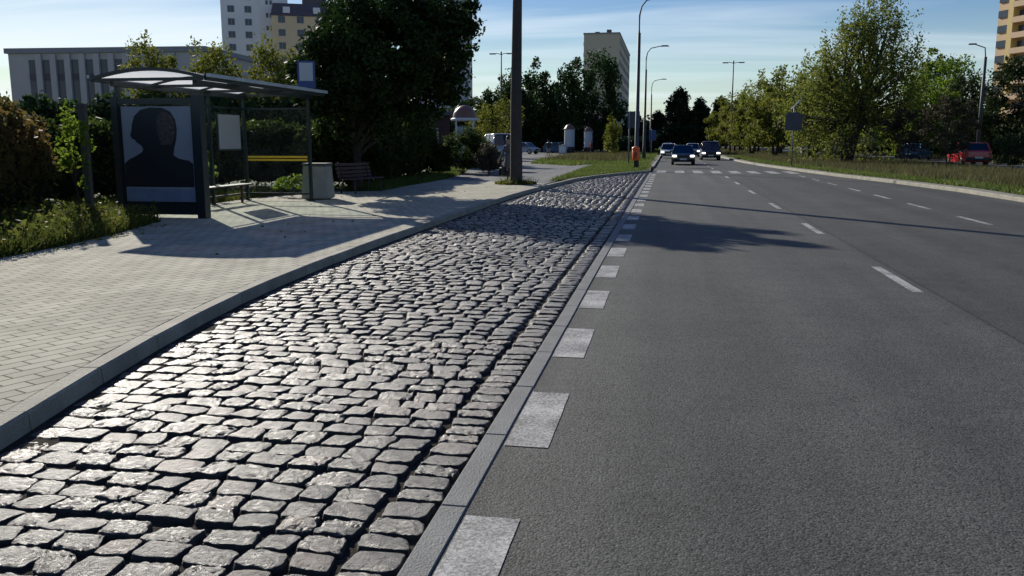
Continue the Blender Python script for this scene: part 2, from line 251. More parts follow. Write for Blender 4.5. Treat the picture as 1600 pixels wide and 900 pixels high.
# ---------------------------------------------------------------- helpers
def tag(o, label=None, cat=None, group=None, kind=None):
    if label: o['label'] = label
    if cat: o['category'] = cat
    if group: o['group'] = group
    if kind: o['kind'] = kind
    return o
def empty(name, loc, rz=0, label=None, cat=None, group=None):
    o = bpy.data.objects.new(name, None); COL.objects.link(o); o.location = loc; o.rotation_euler = (0, 0, rz); o.empty_display_size = .3
    return tag(o, label, cat, group)
def copy_tree(o, loc, rz=None, scale=None, label=None, group=None):
    c = o.copy(); COL.objects.link(c); c.location = loc
    if rz is not None: c.rotation_euler = (0, 0, rz)
    if scale is not None: c.scale = scale
    if label: c['label'] = label
    if group: c['group'] = group
    def rec(a, b):
        for ch in list(a.children):
            d = ch.copy(); COL.objects.link(d); d.parent = b; rec(ch, d)
    rec(o, c); return c
class MB:
    def __init__(s): s.v = []; s.f = []; s.m = []; s.sm = []; s.cm = 0
    def add(s, vs, fs, smooth=False):
        k = len(s.v); s.v += [tuple(v) for v in vs]
        for f in fs: s.f.append([i + k for i in f]); s.m.append(s.cm); s.sm.append(smooth)
        return s
    def use(s, i): s.cm = i; return s
    def box(s, c, d, rz=0, taper=1.0, bev=0.0):
        x, y, z = d[0] / 2, d[1] / 2, d[2] / 2; vs = []
        def ring(zz, sx, sy): return [(-sx, -sy, zz), (sx, -sy, zz), (sx, sy, zz), (-sx, sy, zz)]
        rows = [ring(-z, x, y), ring(z, x * taper, y * taper)]
        if bev:
            b = bev; rows = [ring(-z, x - b, y - b), ring(-z + b, x, y), ring(z - b, x * taper, y * taper), ring(z, x * taper - b, y * taper - b)]
        ca, sa = math.cos(rz), math.sin(rz)
        for r in rows:
            for p in r: vs.append((c[0] + p[0] * ca - p[1] * sa, c[1] + p[0] * sa + p[1] * ca, c[2] + p[2]))
        n = len(rows); fs = [[3, 2, 1, 0], [4 * (n - 1) + i for i in range(4)]]
        for r in range(n - 1):
            for i in range(4): fs.append([4 * r + i, 4 * r + (i + 1) % 4, 4 * r + 4 + (i + 1) % 4, 4 * r + 4 + i])
        return s.add(vs, fs)
    def tube(s, pts, rad, n=8, caps=True):
        pts = [Vector(p) for p in pts]
        if not isinstance(rad, (list, tuple)): rad = [rad] * len(pts)
        vs = []; up = Vector((0, 0, 1))
        for i, p in enumerate(pts):
            d = (pts[min(i + 1, len(pts) - 1)] - pts[max(i - 1, 0)]).normalized()
            a = d.cross(up)
            if a.length < .05: a = Vector((1, 0, 0))
            a.normalize(); b = d.cross(a)
            for k in range(n):
                t = 2 * PI * k / n; vs.append(p + (a * math.cos(t) + b * math.sin(t)) * rad[i])
        fs = []
        for i in range(len(pts) - 1):
            for k in range(n): fs.append([i * n + k, i * n + (k + 1) % n, (i + 1) * n + (k + 1) % n, (i + 1) * n + k])
        s.add(vs, fs, True)
        if caps:
            k0 = len(s.v) - len(vs); s.f.append([k0 + k for k in range(n)][::-1]); s.m.append(s.cm); s.sm.append(False)
            s.f.append([k0 + (len(pts) - 1) * n + k for k in range(n)]); s.m.append(s.cm); s.sm.append(False)
        return s
    def lathe(s, c, prof, n=20, smooth=True):
        vs = []; fs = []
        for r, z in prof:
            for k in range(n): t = 2 * PI * k / n; vs.append((c[0] + r * math.cos(t), c[1] + r * math.sin(t), c[2] + z))
        for i in range(len(prof) - 1):
            for k in range(n): fs.append([i * n + k, i * n + (k + 1) % n, (i + 1) * n + (k + 1) % n, (i + 1) * n + k])
        s.add(vs, fs, smooth); return s
    def prism(s, poly, z0, z1):
        n = len(poly); vs = [(p[0], p[1], z0) for p in poly] + [(p[0], p[1], z1) for p in poly]
        fs = [list(range(n))[::-1], list(range(n, 2 * n))] + [[i, (i + 1) % n, n + (i + 1) % n, n + i] for i in range(n)]
        return s.add(vs, fs)
    def build(s, name, mats, parent=None, loc=None):
        me = bpy.data.meshes.new(name); me.from_pydata(s.v, [], s.f)
        if isinstance(mats, str): mats = [mats]
        for m in mats: me.materials.append(MATS[m])
        me.polygons.foreach_set('material_index', s.m); me.polygons.foreach_set('use_smooth', s.sm); me.update()
        bm = bmesh.new(); bm.from_mesh(me); bmesh.ops.recalc_face_normals(bm, faces=bm.faces); bm.to_mesh(me); bm.free()
        o = bpy.data.objects.new(name, me); COL.objects.link(o)
        if parent: o.parent = parent
        if loc: o.location = loc
        return o
def npmesh(name, V, nper, mats, tint=None, parent=None, smooth=False):
    """V: (faces*nper,3) with unshared corners"""
    nf = len(V) // nper; me = bpy.data.meshes.new(name); me.vertices.add(len(V)); me.vertices.foreach_set('co', V.astype(np.float32).ravel())
    me.loops.add(len(V)); me.loops.foreach_set('vertex_index', np.arange(len(V), dtype=np.int32))
    me.polygons.add(nf); me.polygons.foreach_set('loop_start', np.arange(0, len(V), nper, dtype=np.int32)); me.polygons.foreach_set('loop_total', np.full(nf, nper, dtype=np.int32))
    me.update(calc_edges=True)
    if tint is not None:
        a = me.attributes.new('tint', 'FLOAT', 'FACE'); a.data.foreach_set('value', tint.astype(np.float32))
    me.materials.append(MATS[mats]); o = bpy.data.objects.new(name, me); COL.objects.link(o)
    if parent: o.parent = parent
    return o
def leaf_quads(P, size, tilt=1.0):
    n = len(P); d = RNG.normal(size=(n, 3)); d[:, 2] *= tilt; d /= np.linalg.norm(d, axis=1)[:, None]
    e = RNG.normal(size=(n, 3)); e -= (e * d).sum(1)[:, None] * d; e /= np.linalg.norm(e, axis=1)[:, None]
    s = (size * RNG.uniform(.6, 1.35, n))[:, None] if np.isscalar(size) else (size * RNG.uniform(.6, 1.35, n))[:, None]
    V = np.stack([P - d * s * .6, P + e * s * .34 - d * s * .05, P + d * s * .6, P - e * s * .34 - d * s * .05], axis=1)
    return V.reshape(-1, 3)

# ---------------------------------------------------------------- ground surfaces
def sheet(name, poly, z, m, kind='structure', thick=None):
    b = MB()
    if thick: b.prism(poly, z - thick, z)
    else: b.add([(p[0], p[1], z) for p in poly], [list(range(len(poly)))])
    o = b.build(name, m); tag(o, kind=kind); return o
sheet('ground', [(-650, -40), (650, -40), (650, 700), (-650, 700)], -.10, 'meadow')
# kerb line of the bus bay (x, y)
KL = [(-2.4, -.6), (-2.95, 1.6), (-3.30, 2.9), (-3.52, 3.92), (-3.69, 4.66), (-3.91, 5.64), (-4.10, 6.7), (-4.24, 7.64), (-4.36, 8.7), (-4.48, 10.68), (-4.55, 13.59), (-4.56, 17.35), (-4.57, 21.56), (-4.55, 25.73), (-4.39, 29.54), (-3.87, 37.15), (-3.35, 40.6), (-2.62, 43.6), (-1.80, 46.3), (-.98, 48.3)]
def kx(y):
    for a, b in zip(KL, KL[1:]):
        if a[1] <= y <= b[1]: return a[0] + (b[0] - a[0]) * (y - a[1]) / (b[1] - a[1])
    return KL[-1][0]
RK = [(9.9, -2), (9.9, 10), (9.75, 25.7), (9.62, 31.3), (9.05, 37.1), (8.0, 45), (7.25, 52.7), (6.45, 62), (5.95, 71.3), (5.7, 85), (5.6, 100), (5.4, 160), (5.4, 420)]
road = [(-.86, -2), (-.86, 48.3), (-.86, 56), (-.86, 80), (-1.0, 160), (-1.0, 420)]
sheet('road', road + RK[::-1], 0, 'asphalt')
# granite strip between cobbles and asphalt, cut in one metre pieces
b = MB(); y = -.35
while y < 48.2:
    L_ = .995; dz = random.uniform(-.0015, .0015); b.box((-.92 + random.uniform(-.002, .002), y + L_ / 2, -.035 + dz), (.125, L_ - .006, .09), bev=.006); y += L_
tag(b.build('kerb_strip', 'strip_granite'), kind='structure')
# bedding under the cobbles
b = MB(); vs = []; fs = []; ys = [-.6 + .5 * i for i in range(98)]; NX = 12
for yy in ys:
    xl = kx(yy) - .05
    for i in range(NX + 1):
        u = i / NX; x = xl + (-.985 - xl) * u; d = (x - xl)
        vs.append((x, yy, -.030 + .026 * math.exp(-(d / .38) ** 2)))
for j in range(len(ys) - 1):
    for i in range(NX): a = j * (NX + 1) + i; fs.append([a, a + 1, a + NX + 2, a + NX + 1])
tag(b.add(vs, fs, True).build('bay_bedding', 'joint_dirt'), kind='structure')
# cobbles: every stone its own dome, in one surface
def cobbles():
    V = []; F = []; T = []
    def stone(cx, cy, w, d, yaw, near, flat=0.0, zt=0.0):
        nx, ny = (19, 15) if near == 2 else ((9, 8) if near == 1 else (5, 4))
        k = len(V); s = random.random() * 100; ca, sa = math.cos(yaw), math.sin(yaw); tx = random.gauss(0, .027) * (1 - flat); ty = random.gauss(0, .027) * (1 - flat); rgh = random.choice((.7, 1.2, 2.2, 3.2)) * (1 if near == 2 else .5); pw_ = random.uniform(2.2, 4.5); shx = random.gauss(0, .13); dir_ = random.uniform(0, PI)
        sk = random.gauss(0, .07); e = random.uniform(4.0, 9.0); top = .0 + zt + random.gauss(0, .003); H0 = .045; tp = random.gauss(0, .06)
        for j in range(ny):
            for i in range(nx):
                u = -1 + 2 * i / (nx - 1); v = -1 + 2 * j / (ny - 1)
                u = math.copysign(abs(u) ** .62, u); v = math.copysign(abs(v) ** .62, v)   # more rings near the rim
                r = (abs(u) ** e + abs(v) ** e) ** (1 / e); mxr = max(abs(u), abs(v))
                sc_ = (mxr / r) if r > 1e-6 else 1; uu, vv = u * sc_, v * sc_
                wob = noise.noise(Vector((uu * 1.3 + s, vv * 1.3, s * .37)))
                px = uu * w / 2 * (1 + .10 * wob) * (1 + tp * vv) + sk * vv * d / 2; py = vv * d / 2 * (1 + .12 * noise.noise(Vector((uu * 1.3, vv * 1.3 + s, s * .7))))
                q = min(1, mxr); prof = 1 - q ** pw_ * .19 - (q > .955) * (q - .955) / .045 * .80
                px += shx * py; lc = px * math.cos(dir_) + py * math.sin(dir_); z = top - H0 * (1 - prof) * (1 - .35 * flat * (q <= .955)) + px * tx + py * ty + (q < .97) * (.0065 * (1 - flat * .4) * noise.noise(Vector((px * 14 + s, py * 14, s))) + .0030 * rgh * noise.noise(Vector((px * 38 + s, py * 38 + lc * 30, s))) + .0016 * rgh * noise.noise(Vector((px * 95 + s, py * 95, s))))
                V.append((cx + px * ca - py * sa, cy + px * sa + py * ca, z))
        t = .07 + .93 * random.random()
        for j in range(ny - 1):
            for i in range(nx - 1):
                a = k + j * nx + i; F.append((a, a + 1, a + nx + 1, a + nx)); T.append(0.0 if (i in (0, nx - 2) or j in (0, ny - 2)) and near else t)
    y = -.3
    while y < 48.0:
        near = 2 if y < 7 else (1 if y < 18 else 0)
        rd = random.uniform(.155, .205); yc = y + rd / 2; xl = kx(yc) + .02; 
        # rows lean a little and wander
        x = -1.265; first = random.uniform(.08, .2); slope = .03 * math.sin(yc * .35) - .02; ph = random.random() * 10
        while x > xl + .05:
            w_ = min(random.uniform(.165, .26), x - xl)
            if x - xl - w_ < .07: w_ = x - xl
            cx = x - w_ / 2; edge = math.exp(-((cx - xl) / .40) ** 2)
            cy = yc + slope * (cx + 1.2) + .022 * math.sin(cx * 2.1 + ph * .3) + random.gauss(0, .006)
            if cy < 47.9 and cx > kx(cy) + .06 and cx < -1.2 and not (edge > .55 and random.random() < .0):
                stone(cx, cy, w_ - random.uniform(.004, .018), rd - random.uniform(.002, .014), random.gauss(0, .045), near, edge * .8, .002 - .006 * edge)
            x -= w_
        y += rd
    y = -.3                      # gutter course of stones beside the strip
    while y < 47.6:
        near = 2 if y < 7 else (1 if y < 18 else 0)
        d_ = random.uniform(.135, .19); stone(-1.118 + random.gauss(0, .005), y + d_ / 2, .235 + random.gauss(0, .008), d_ - .012, random.gauss(0, .03), near, .25, .001); y += d_
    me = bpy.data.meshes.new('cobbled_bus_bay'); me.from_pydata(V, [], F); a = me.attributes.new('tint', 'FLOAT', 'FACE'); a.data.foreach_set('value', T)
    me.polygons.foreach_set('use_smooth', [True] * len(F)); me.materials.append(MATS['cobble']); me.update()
    o = bpy.data.objects.new('cobbled_bus_bay', me); COL.objects.link(o); tag(o, kind='structure')
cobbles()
# raised kerb of the bay: bevelled profile swept along KL in one metre stones
def sweep_kerb(name, line, prof, m, step=1.0, gap=.006):
    pts = [Vector((p[0], p[1], 0)) for p in line]; seg = [(b - a).length for a, b in zip(pts, pts[1:])]; tot = sum(seg)
    def at(s):
        for a, b2, L_ in zip(pts, pts[1:], seg):
            if s <= L_ or b2 is pts[-1]: d = (b2 - a) / L_; return a + d * s, d
            s -= L_
    b = MB(); s = 0
    while s < tot - .1:
        e = min(s + step, tot); jz = random.uniform(-.003, .003); jx = random.uniform(-.003, .003); vs = []; k = len(prof)
        for q in (s + gap / 2, e - gap / 2):
            p, d = at(q); n_ = Vector((-d.y, d.x, 0))
            for (u, z) in prof: vs.append(p + n_ * (u + jx) + Vector((0, 0, z + jz)))
        fs = [[i, (i + 1) % k, k + (i + 1) % k, k + i] for i in range(k)] + [list(range(k)), list(range(k, 2 * k))[::-1]]
        b.add(vs, fs); s = e
    return tag(b.build(name, m), kind='structure')
KP = [(0, -.06), (.012, .095), (.028, .112), (.148, .112), (.15, -.06)]
sweep_kerb('kerb', KL, KP, 'kerb_concrete', gap=.013)
# smoothing ring for pavement edge
def off(line, d):
    r = []
    for i, p in enumerate(line):
        a = Vector(line[max(i - 1, 0)]); b2 = Vector(line[min(i + 1, len(line) - 1)]); t_ = (b2 - a).normalized(); r.append((p[0] - t_.y * d, p[1] + t_.x * d))
    return r
PE = off(KL, .163)
pe1 = [p for p in PE if p[1] < 31.5]
pave = pe1 + [(-4.5, 32.2), (-6.5, 33.8), (-9.2, 35.2), (-9.15, 29.5), (-9.0, 26.7), (-10.3, 25.9), (-11.4, 22.4), (-11.4, 16.2), (-9.9, 15.6), (-9.25, 13.3), (-8.95, 11.3), (-8.8, 9.5), (-8.7, 4), (-8.6, -2)]
sheet('pavement', pave, .106, 'pavers', thick=.15)
drive = [(-4.5, 32.2), (-4.45, 34.6), (-4.72, 39.9), (-4.95, 53.2), (-4.7, 62.8), (-6.4, 57.5), (-9.0, 62), (-11.0, 72), (-12.2, 84), (-15, 92), (-30, 96), (-34, 84), (-20, 66), (-11.6, 50), (-9.9, 42), (-9.2, 35.2), (-6.5, 33.8)]
sheet('driveway', drive, .102, 'asphalt_old', thick=.15)
soil = [(-8.5, -2), (-8.5, 31), (-4.9, 31.5), (-4.9, 36)] + [p for p in off(KL, .10) if p[1] > 36] + [(-.95, 48.6), (-1.05, 56), (-1.05, 90), (-1.2, 160), (-1.2, 420), (-600, 420), (-600, -2)]
sheet('verge_ground', soil, .086, 'soil', thick=.2)
cp = [(-12, 88), (-14, 104), (-18, 118), (-14, 140), (-60, 140), (-60, 92), (-30, 90)]
sheet('car_park', cp, .108, 'asphalt_old', thick=.15)
sweep_kerb('roadside_kerb', [(-1.05, 56.5), (-1.0, 80), (-1.12, 160), (-1.1, 300)], [(-.15, -.06), (-.15, .10), (-.135, .116), (0, .116), (0, -.06)], 'kerb_concrete', 2.0)
# right side: kerb, sandy strip, meadow median, far carriageway
sweep_kerb('median_kerb', RK, [(0, -.06), (-.012, .10), (-.03, .12), (-.15, .12), (-.15, -.06)], 'kerb_concrete', 1.0, .01)
RKo = [(p[0] + .148, p[1]) for p in RK]; RKs = [(p[0] + .60 + .12 * math.sin(i * 2.3), p[1]) for i, p in enumerate(RK)]
sheet('sandy_edge', RKo + RKs[::-1], .112, 'sandy_dirt', thick=.15)
sheet('median_ground', [(p[0] + .14, p[1]) for p in RK] + [(600, 420), (600, -2)], .10, 'meadow', thick=.15)
sheet('far_carriageway', [(18.4, 20), (24.0, 20), (23.0, 420), (17.2, 420)], .108, 'asphalt')

# ---------------------------------------------------------------- road markings
def marks(name, rects, label=None):
    b = MB()
    for (x0, x1, y0, y1) in rects:
        nseg = max(1, int((y1 - y0) / .12)); L_ = []; Rr = []
        for i in range(nseg + 1):
            yy = y0 + (y1 - y0) * i / nseg; L_.append((x0 + random.uniform(-.002, .002), yy)); Rr.append((x1 + random.uniform(-.002, .002), yy))
        k = nseg + 1; vs = [(p[0], p[1], .004) for p in L_ + Rr]; b.add(vs, [[i, k + i, k + i + 1, i + 1] for i in range(nseg)])
    return tag(b.build(name, 'road_paint'), kind='structure')
ed = [(-.845, -.60, 2.45, 3.55)] + [(-.845, -.60, 4.47 + 2.03 * i, 5.52 + 2.03 * i) for i in range(21)]
marks('edge_line', ed)
cl = [(10.1, 12.15), (16.35, 18.5), (22.5, 24.6), (28.9, 31.0), (35.5, 37.6), (41.6, 43.7)]
marks('lane_line', [(2.72, 2.84, a, b2) for a, b2 in cl] + [(2.72, 2.84, 56 + 6 * i, 58 + 6 * i) for i in range(22)])
marks('second_lane_line', [(6.40, 6.52, a, a + 2.0) for a in (18.9, 23.1, 27.1, 31.2, 35.3, 39.4, 43.4)])
marks('zebra_crossing', [(-.62 + i, -.10 + i, 47.8, 51.8) for i in range(9) if -.1 + i < 7.4])

# ---------------------------------------------------------------- grass and weeds
def blades(name, pts, h, m, width=.012, spread=.5, z0=.09, label=None):
    n = len(pts); P = np.c_[pts, np.full(n, z0)]; hh = (h * RNG.uniform(.35, 1.25, n)); a = RNG.uniform(0, 2 * PI, n); d = np.c_[np.cos(a), np.sin(a), np.zeros(n)]
    w = width * RNG.uniform(.6, 1.4, n); lean = RNG.normal(size=(n, 3)) * spread; lean[:, 2] = 0; tip = P + np.c_[lean[:, 0] * hh, lean[:, 1] * hh, hh]
    V = np.stack([P - d * w[:, None], P + d * w[:, None], tip], axis=1).reshape(-1, 3)
    t = np.clip(RNG.beta(2, 2.5, n) + .15 * np.sin(pts[:, 0] * 1.3) * np.cos(pts[:, 1] * .9), 0, 1)
    return tag(npmesh(name, V, 3, m, t), kind='stuff')
def inpoly(P, poly):
    x, y = P[:, 0], P[:, 1]; c = np.zeros(len(P), bool); n = len(poly); j = n - 1
    for i in range(n):
        xi, yi = poly[i]; xj, yj = poly[j]; cnd = ((yi > y) != (yj > y)) & (x < (xj - xi) * (y - yi) / (yj - yi + 1e-12) + xi); c ^= cnd; j = i
    return c
def scatter(poly, n, clump=0.0):
    a = np.array(poly); lo, hi = a.min(0), a.max(0); out_ = []; tot = 0
    while tot < n:
        P = RNG.uniform(lo, hi, (n * 2, 2)); P = P[inpoly(P, poly)]
        if clump:
            k = np.sin(P[:, 0] * 2.3 + 1.7 * np.sin(P[:, 1] * 1.1)) * np.cos(P[:, 1] * 1.9 + np.sin(P[:, 0] * 1.7)); P = P[RNG.uniform(-1, 1, len(P)) < k * clump + (1 - clump)]
        out_.append(P); tot += len(P)
    return np.concatenate(out_)[:n]
isl1 = [(-4.6, 33.2), (-4.55, 35.0), (-4.1, 38.3), (-3.5, 41.2), (-2.8, 44.0), (-1.9, 46.8), (-1.15, 48.6), (-1.1, 56.5), (-1.3, 62), (-2.9, 69), (-4.7, 62.7), (-4.95, 53), (-4.72, 39.9)]
blades('grass_island', scatter(isl1, 26000), .15, 'grass_green', .016)
isl2 = [(-9.9, 63), (-11.3, 78), (-8.8, 88), (-6.2, 102), (-1.3, 100), (-1.3, 60), (-4.7, 63.5), (-6.4, 57.8)]
blades('grass_verge', scatter(isl2, 22000), .22, 'grass_green', .03)
blades('tall_dry_grass', scatter([(-10.2, 72), (-8.8, 88), (-3, 96), (-2.5, 72), (-4.8, 66)], 9000, .5), .60, 'grass_dry', .02, .25)
blades('roadside_grass', scatter([(-1.3, 100), (-1.4, 190), (-9, 190), (-6.2, 102)], 7000), .3, 'grass_green', .06)
medA = [(p[0] + .62, p[1]) for p in RK[1:]]
near_med = [(x, y) for x, y in medA if y < 110]
blades('median_edge_grass', scatter(near_med + [(x + 1.7, y) for x, y in near_med[::-1]], 26000), .16, 'grass_green', .022)
blades('median_meadow_grass', scatter([(x + 1.2, y) for x, y in near_med] + [(18.0, 110), (18.3, 20), (11.1, 20)], 66000, .2), .34, 'grass_dry', .016, .25)
blades('far_median_grass', scatter([(6.4, 110), (6.2, 200), (16, 200), (16, 110)], 8000), .4, 'grass_dry', .06, .3)
blades('far_verge_grass', scatter([(24.2, 40), (23.8, 120), (44, 120), (44, 40)], 16000), .40, 'grass_dry', .04, .3)
# weeds at the foot of the left hedge
wp = [(-8.75, 6), (-8.75, 9.5), (-8.9, 11.3), (-9.2, 13.2), (-9.8, 15.5), (-13.2, 15.9), (-12.2, 14), (-10.6, 10.6), (-9.6, 7)]
blades('weed_grass', scatter(wp, 20000, .3), .28, 'weed', .012)
P = scatter(wp, 6500, .5); hh = RNG.uniform(.02, .50, len(P)) * RNG.uniform(.4, 1, len(P)); tag(npmesh('leafy_weeds', leaf_quads(np.c_[P, .09 + hh], .075), 4, 'weed', RNG.beta(1.8, 2.2, len(P))), kind='stuff')
# strip of rough grass behind the pavement, and fallen leaves
blades('path_edge_grass', scatter([(-9.1, 26.8), (-9.25, 35.2), (-9.95, 42), (-11.6, 50), (-13, 49), (-11.5, 40), (-11, 30), (-10.4, 26.5)], 14000, .2), .20, 'grass_green', .018)
blades('bare_patch_grass', scatter([(-11.45, 16), (-11.45, 26), (-14.5, 26), (-14.5, 16)], 9000, .2), .25, 'weed', .016)
P = scatter([(-9.3, 12), (-9.0, 30), (-6.0, 30), (-6, 10)], 60); tag(npmesh('fallen_leaves', leaf_quads(np.c_[P, np.full(len(P), .116)], .05, .05), 4, 'leaf_yellow', RNG.uniform(0, 1, len(P))), kind='stuff')
P = scatter([(-9.4, 11), (-9.6, 15), (-8.9, 15), (-8.7, 11)], 120); tag(npmesh('leaf_litter', leaf_quads(np.c_[P, np.full(len(P), .116)], .05, .05), 4, 'weed', RNG.uniform(.3, 1, len(P))), kind='stuff')
# ---------------------------------------------------------------- vegetation builders
def crown_pts(c, r, K, per, shape='round', cl=.26, ragged=.25, inner=.35):
    """clumps spread through an envelope; returns leaf points, clump centres, depth 0..1"""
    C = []
    while len(C) < K:
        d = RNG.normal(size=3); d /= np.linalg.norm(d); q = RNG.uniform(.25, 1) ** .55
        if shape == 'lean': s = 1.0
        elif shape == 'swept': s = 1.22 - .80 * (d[2] * q + 1) / 2
        elif shape == 'vase': s = .55 + .45 * (d[2] * q + 1) / 2 * 1.25
        elif shape == 'cone': s = 1.15 - .95 * (d[2] * q + 1) / 2
        else: s = 1.0
        C.append([c[0] + r[0] * d[0] * q * s, c[1] + r[1] * d[1] * q * s, c[2] + r[2] * d[2] * q * (1 + RNG.normal() * ragged * .3)])
    C = np.array(C); P = []
    if shape == 'lean': C[:, 0] += .42 * (C[:, 2] - c[2])
    if shape == 'swept': C[:, 0] += .26 * (C[:, 2] - c[2])   # crown blown to one side
    m = (r[0] + r[1] + r[2]) / 3
    for k in C:
        R_ = m * cl * RNG.uniform(.55, 1.25); n = int(per * RNG.uniform(.6, 1.4)); d = RNG.normal(size=(n, 3)); d /= np.linalg.norm(d, axis=1)[:, None]
        rad = RNG.uniform(.15, 1, n) ** .5 * (1 + ragged * RNG.normal(size=n) * .5); st = np.array([.8, .8, 2.7] if shape in ('vase', 'swept') else [1, 1, 2.0 if shape == 'vase' else 1.5 if shape in ('vase', 'up') else .8])
        P.append(k + d * rad[:, None] * R_ * st)
    return np.concatenate(P), C
def trunk_mesh(b, base, h, r, C, nl, lean=(0, 0), multi=1):
    base = Vector(base)
    for q in range(multi):
        ang = 2 * PI * q / max(multi, 1) + .6; sp = (.16 if multi > 1 else 0)
        top = base + Vector((lean[0] + sp * h * math.cos(ang), lean[1] + sp * h * math.sin(ang), h)); pts = []; rr = []
        for i in range(7):
            t = i / 6; pts.append(base.lerp(top, t) + Vector((noise.noise(Vector((t * 3, q, base.x))), noise.noise(Vector((t * 3, q + 5, base.y))), 0)) * .05 * h * t + Vector((math.cos(ang), math.sin(ang), 0)) * (r * .6 if multi > 1 else 0)); rr.append(r * (1.25 - .25 * min(1, t * 8)) * (1 - .8 * t) / (1 if multi == 1 else 1.4))
        b.tube(pts, rr, 9)
        for j in range(q, min(nl, len(C)), multi):
            e = Vector(C[j]); t0 = min(.92, max(.28, (e.z - base.z) / h * .55)); i0 = t0 * 6; ii = int(i0); s = pts[ii].lerp(pts[min(ii + 1, 6)], i0 - ii)
            mid = s.lerp(e, .5) + Vector((random.gauss(0, .05), random.gauss(0, .05), random.uniform(-.02, .10))) * (e - s).length
            r0 = r * (1 - .8 * t0) * .5; b.tube([s, s.lerp(mid, .5) + Vector((0, 0, .02 * h)), mid, e], [r0, r0 * .75, r0 * .5, r0 * .12], 5, False)
def tree(name, label, loc, c, r, K, per, ls, leaf, tr=.14, th=None, shape='round', cl=.26, group=None, cat='tree', ragged=.25, lean=(0, 0), multi=1, limbs=None, tintpow=(2, 2.4), crownname='crown'):
    t = empty(name, loc, 0, label, cat, group); P, C = crown_pts(c, r, K, per, shape, cl, ragged)
    P = P[P[:, 2] > .25]; b = MB(); th = th or c[2] + r[2] * .45
    trunk_mesh(b, (0, 0, -.05), th, tr, C, limbs if limbs is not None else K, lean, multi); b.build('trunk', 'bark', t)
    # tint: leaf colour differs from spray to spray
    tn = np.clip(RNG.beta(*tintpow, len(P)) * .6 + .4 * (.5 + .5 * np.sin(P[:, 0] * 2.1 + 3 * np.sin(P[:, 2] * 1.3)) * np.cos(P[:, 1] * 1.7)) * RNG.uniform(.4, 1.2, len(P)), 0, 1)
    npmesh(crownname, leaf_quads(P, ls), 4, leaf, tn, t); return t
def hedge(name, label, path, width, h0, h1, n, ls, leaf, cat='hedge', lump=.3, z0=.09, group=None):
    """leaves on and under the surface of a lumpy clipped volume along a path, over a twiggy core"""
    base = path[0]; t = empty(name, (base[0], base[1], z0), 0, label, cat, group)
    pts = [Vector((p[0] - base[0], p[1] - base[1], 0)) for p in path]; seg = [(b2 - a).length for a, b2 in zip(pts, pts[1:])]; tot = sum(seg); sd = random.random() * 50
    def cs(s, th, rad):
        q = s
        for a, b2, L_ in zip(pts, pts[1:], seg):
            if q <= L_ or b2 is pts[-1]: break
            q -= L_
        d = (b2 - a) / L_; p = a + d * min(q, L_); nn = Vector((-d.y, d.x, 0)); H = h0 + (h1 - h0) * s / tot
        lm = 1 + lump * noise.noise(Vector((s * .9 + sd, th * 1.1, sd))) + lump * .6 * noise.noise(Vector((s * 2.6 + sd, th * 2.3, sd)))
        ex = 3.2; u = math.cos(th); v = math.sin(th); k = (abs(u) ** ex + abs(v) ** ex) ** (-1 / ex)
        endf = min(1, (.12 + min(s, tot - s) / (width * .5))) ** .5
        return p + nn * (u * k * width / 2 * rad * lm * endf) + Vector((0, 0, max(.02, H / 2 + v * k * H / 2 * rad * lm * (.55 + .45 * endf))))
    L_ = []
    for i in range(n):
        rad = 1.0 + random.gauss(0, .05) if random.random() < .7 else random.uniform(.6, .97)
        L_.append(cs(random.uniform(0, tot), random.uniform(-.25, PI + .25) if random.random() < .75 else random.uniform(-PI, PI), rad))
    P = np.array([tuple(v) for v in L_]); big = np.where(RNG.random(len(P)) < .2, 1.6, 1.0) * ls
    tn = np.clip(RNG.beta(2, 2.6, len(P)) * .7 + .3 * (.5 + .5 * np.sin(P[:, 0] * 1.9 + P[:, 1] * 1.3 + 2 * np.sin(P[:, 2] * 2))), 0, 1)
    npmesh('foliage', leaf_quads(P, big), 4, leaf, tn, t)
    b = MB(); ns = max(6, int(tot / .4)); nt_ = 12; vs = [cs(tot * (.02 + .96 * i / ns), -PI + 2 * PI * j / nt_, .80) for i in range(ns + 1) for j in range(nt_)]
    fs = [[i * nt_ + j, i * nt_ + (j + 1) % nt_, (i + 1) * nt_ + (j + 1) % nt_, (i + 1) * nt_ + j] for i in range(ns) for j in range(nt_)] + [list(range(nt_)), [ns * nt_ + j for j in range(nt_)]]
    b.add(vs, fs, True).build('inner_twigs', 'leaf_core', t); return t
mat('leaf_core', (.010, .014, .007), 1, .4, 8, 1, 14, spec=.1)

# ---------------------------------------------------------------- buildings
def windows(parent, spots, w, h, y, axis='y', m=('window_frame', 'window_dark'), nm='window', mullion=True):
    """spots = (u, z); builds one window and copies it"""
    first = None
    for u, z in spots:
        if first is None:
            b = MB(); fr = .07
            b.box((0, 0, -h / 2), (w, .16, fr)); b.box((0, 0, h / 2), (w, .16, fr)); b.box((-w / 2 + fr / 2, 0, 0), (fr, .15, h - fr)); b.box((w / 2 - fr / 2, 0, 0), (fr, .15, h - fr))
            if mullion: b.box((0, 0, 0), (fr, .13, h - fr))
            b.use(1).box((0, .0, 0), (w - fr, .06, h - fr)); first = b.build(nm, list(m), parent); o = first
        else: o = first.copy(); COL.objects.link(o); o.parent = parent
        o.location = (u, y, z) if axis == 'y' else (y, u, z); o.rotation_euler = (0, 0, 0 if axis == 'y' else PI / 2)
def heading(x, y): return math.atan2(-x, y)      # unused angle helper for facades facing the street

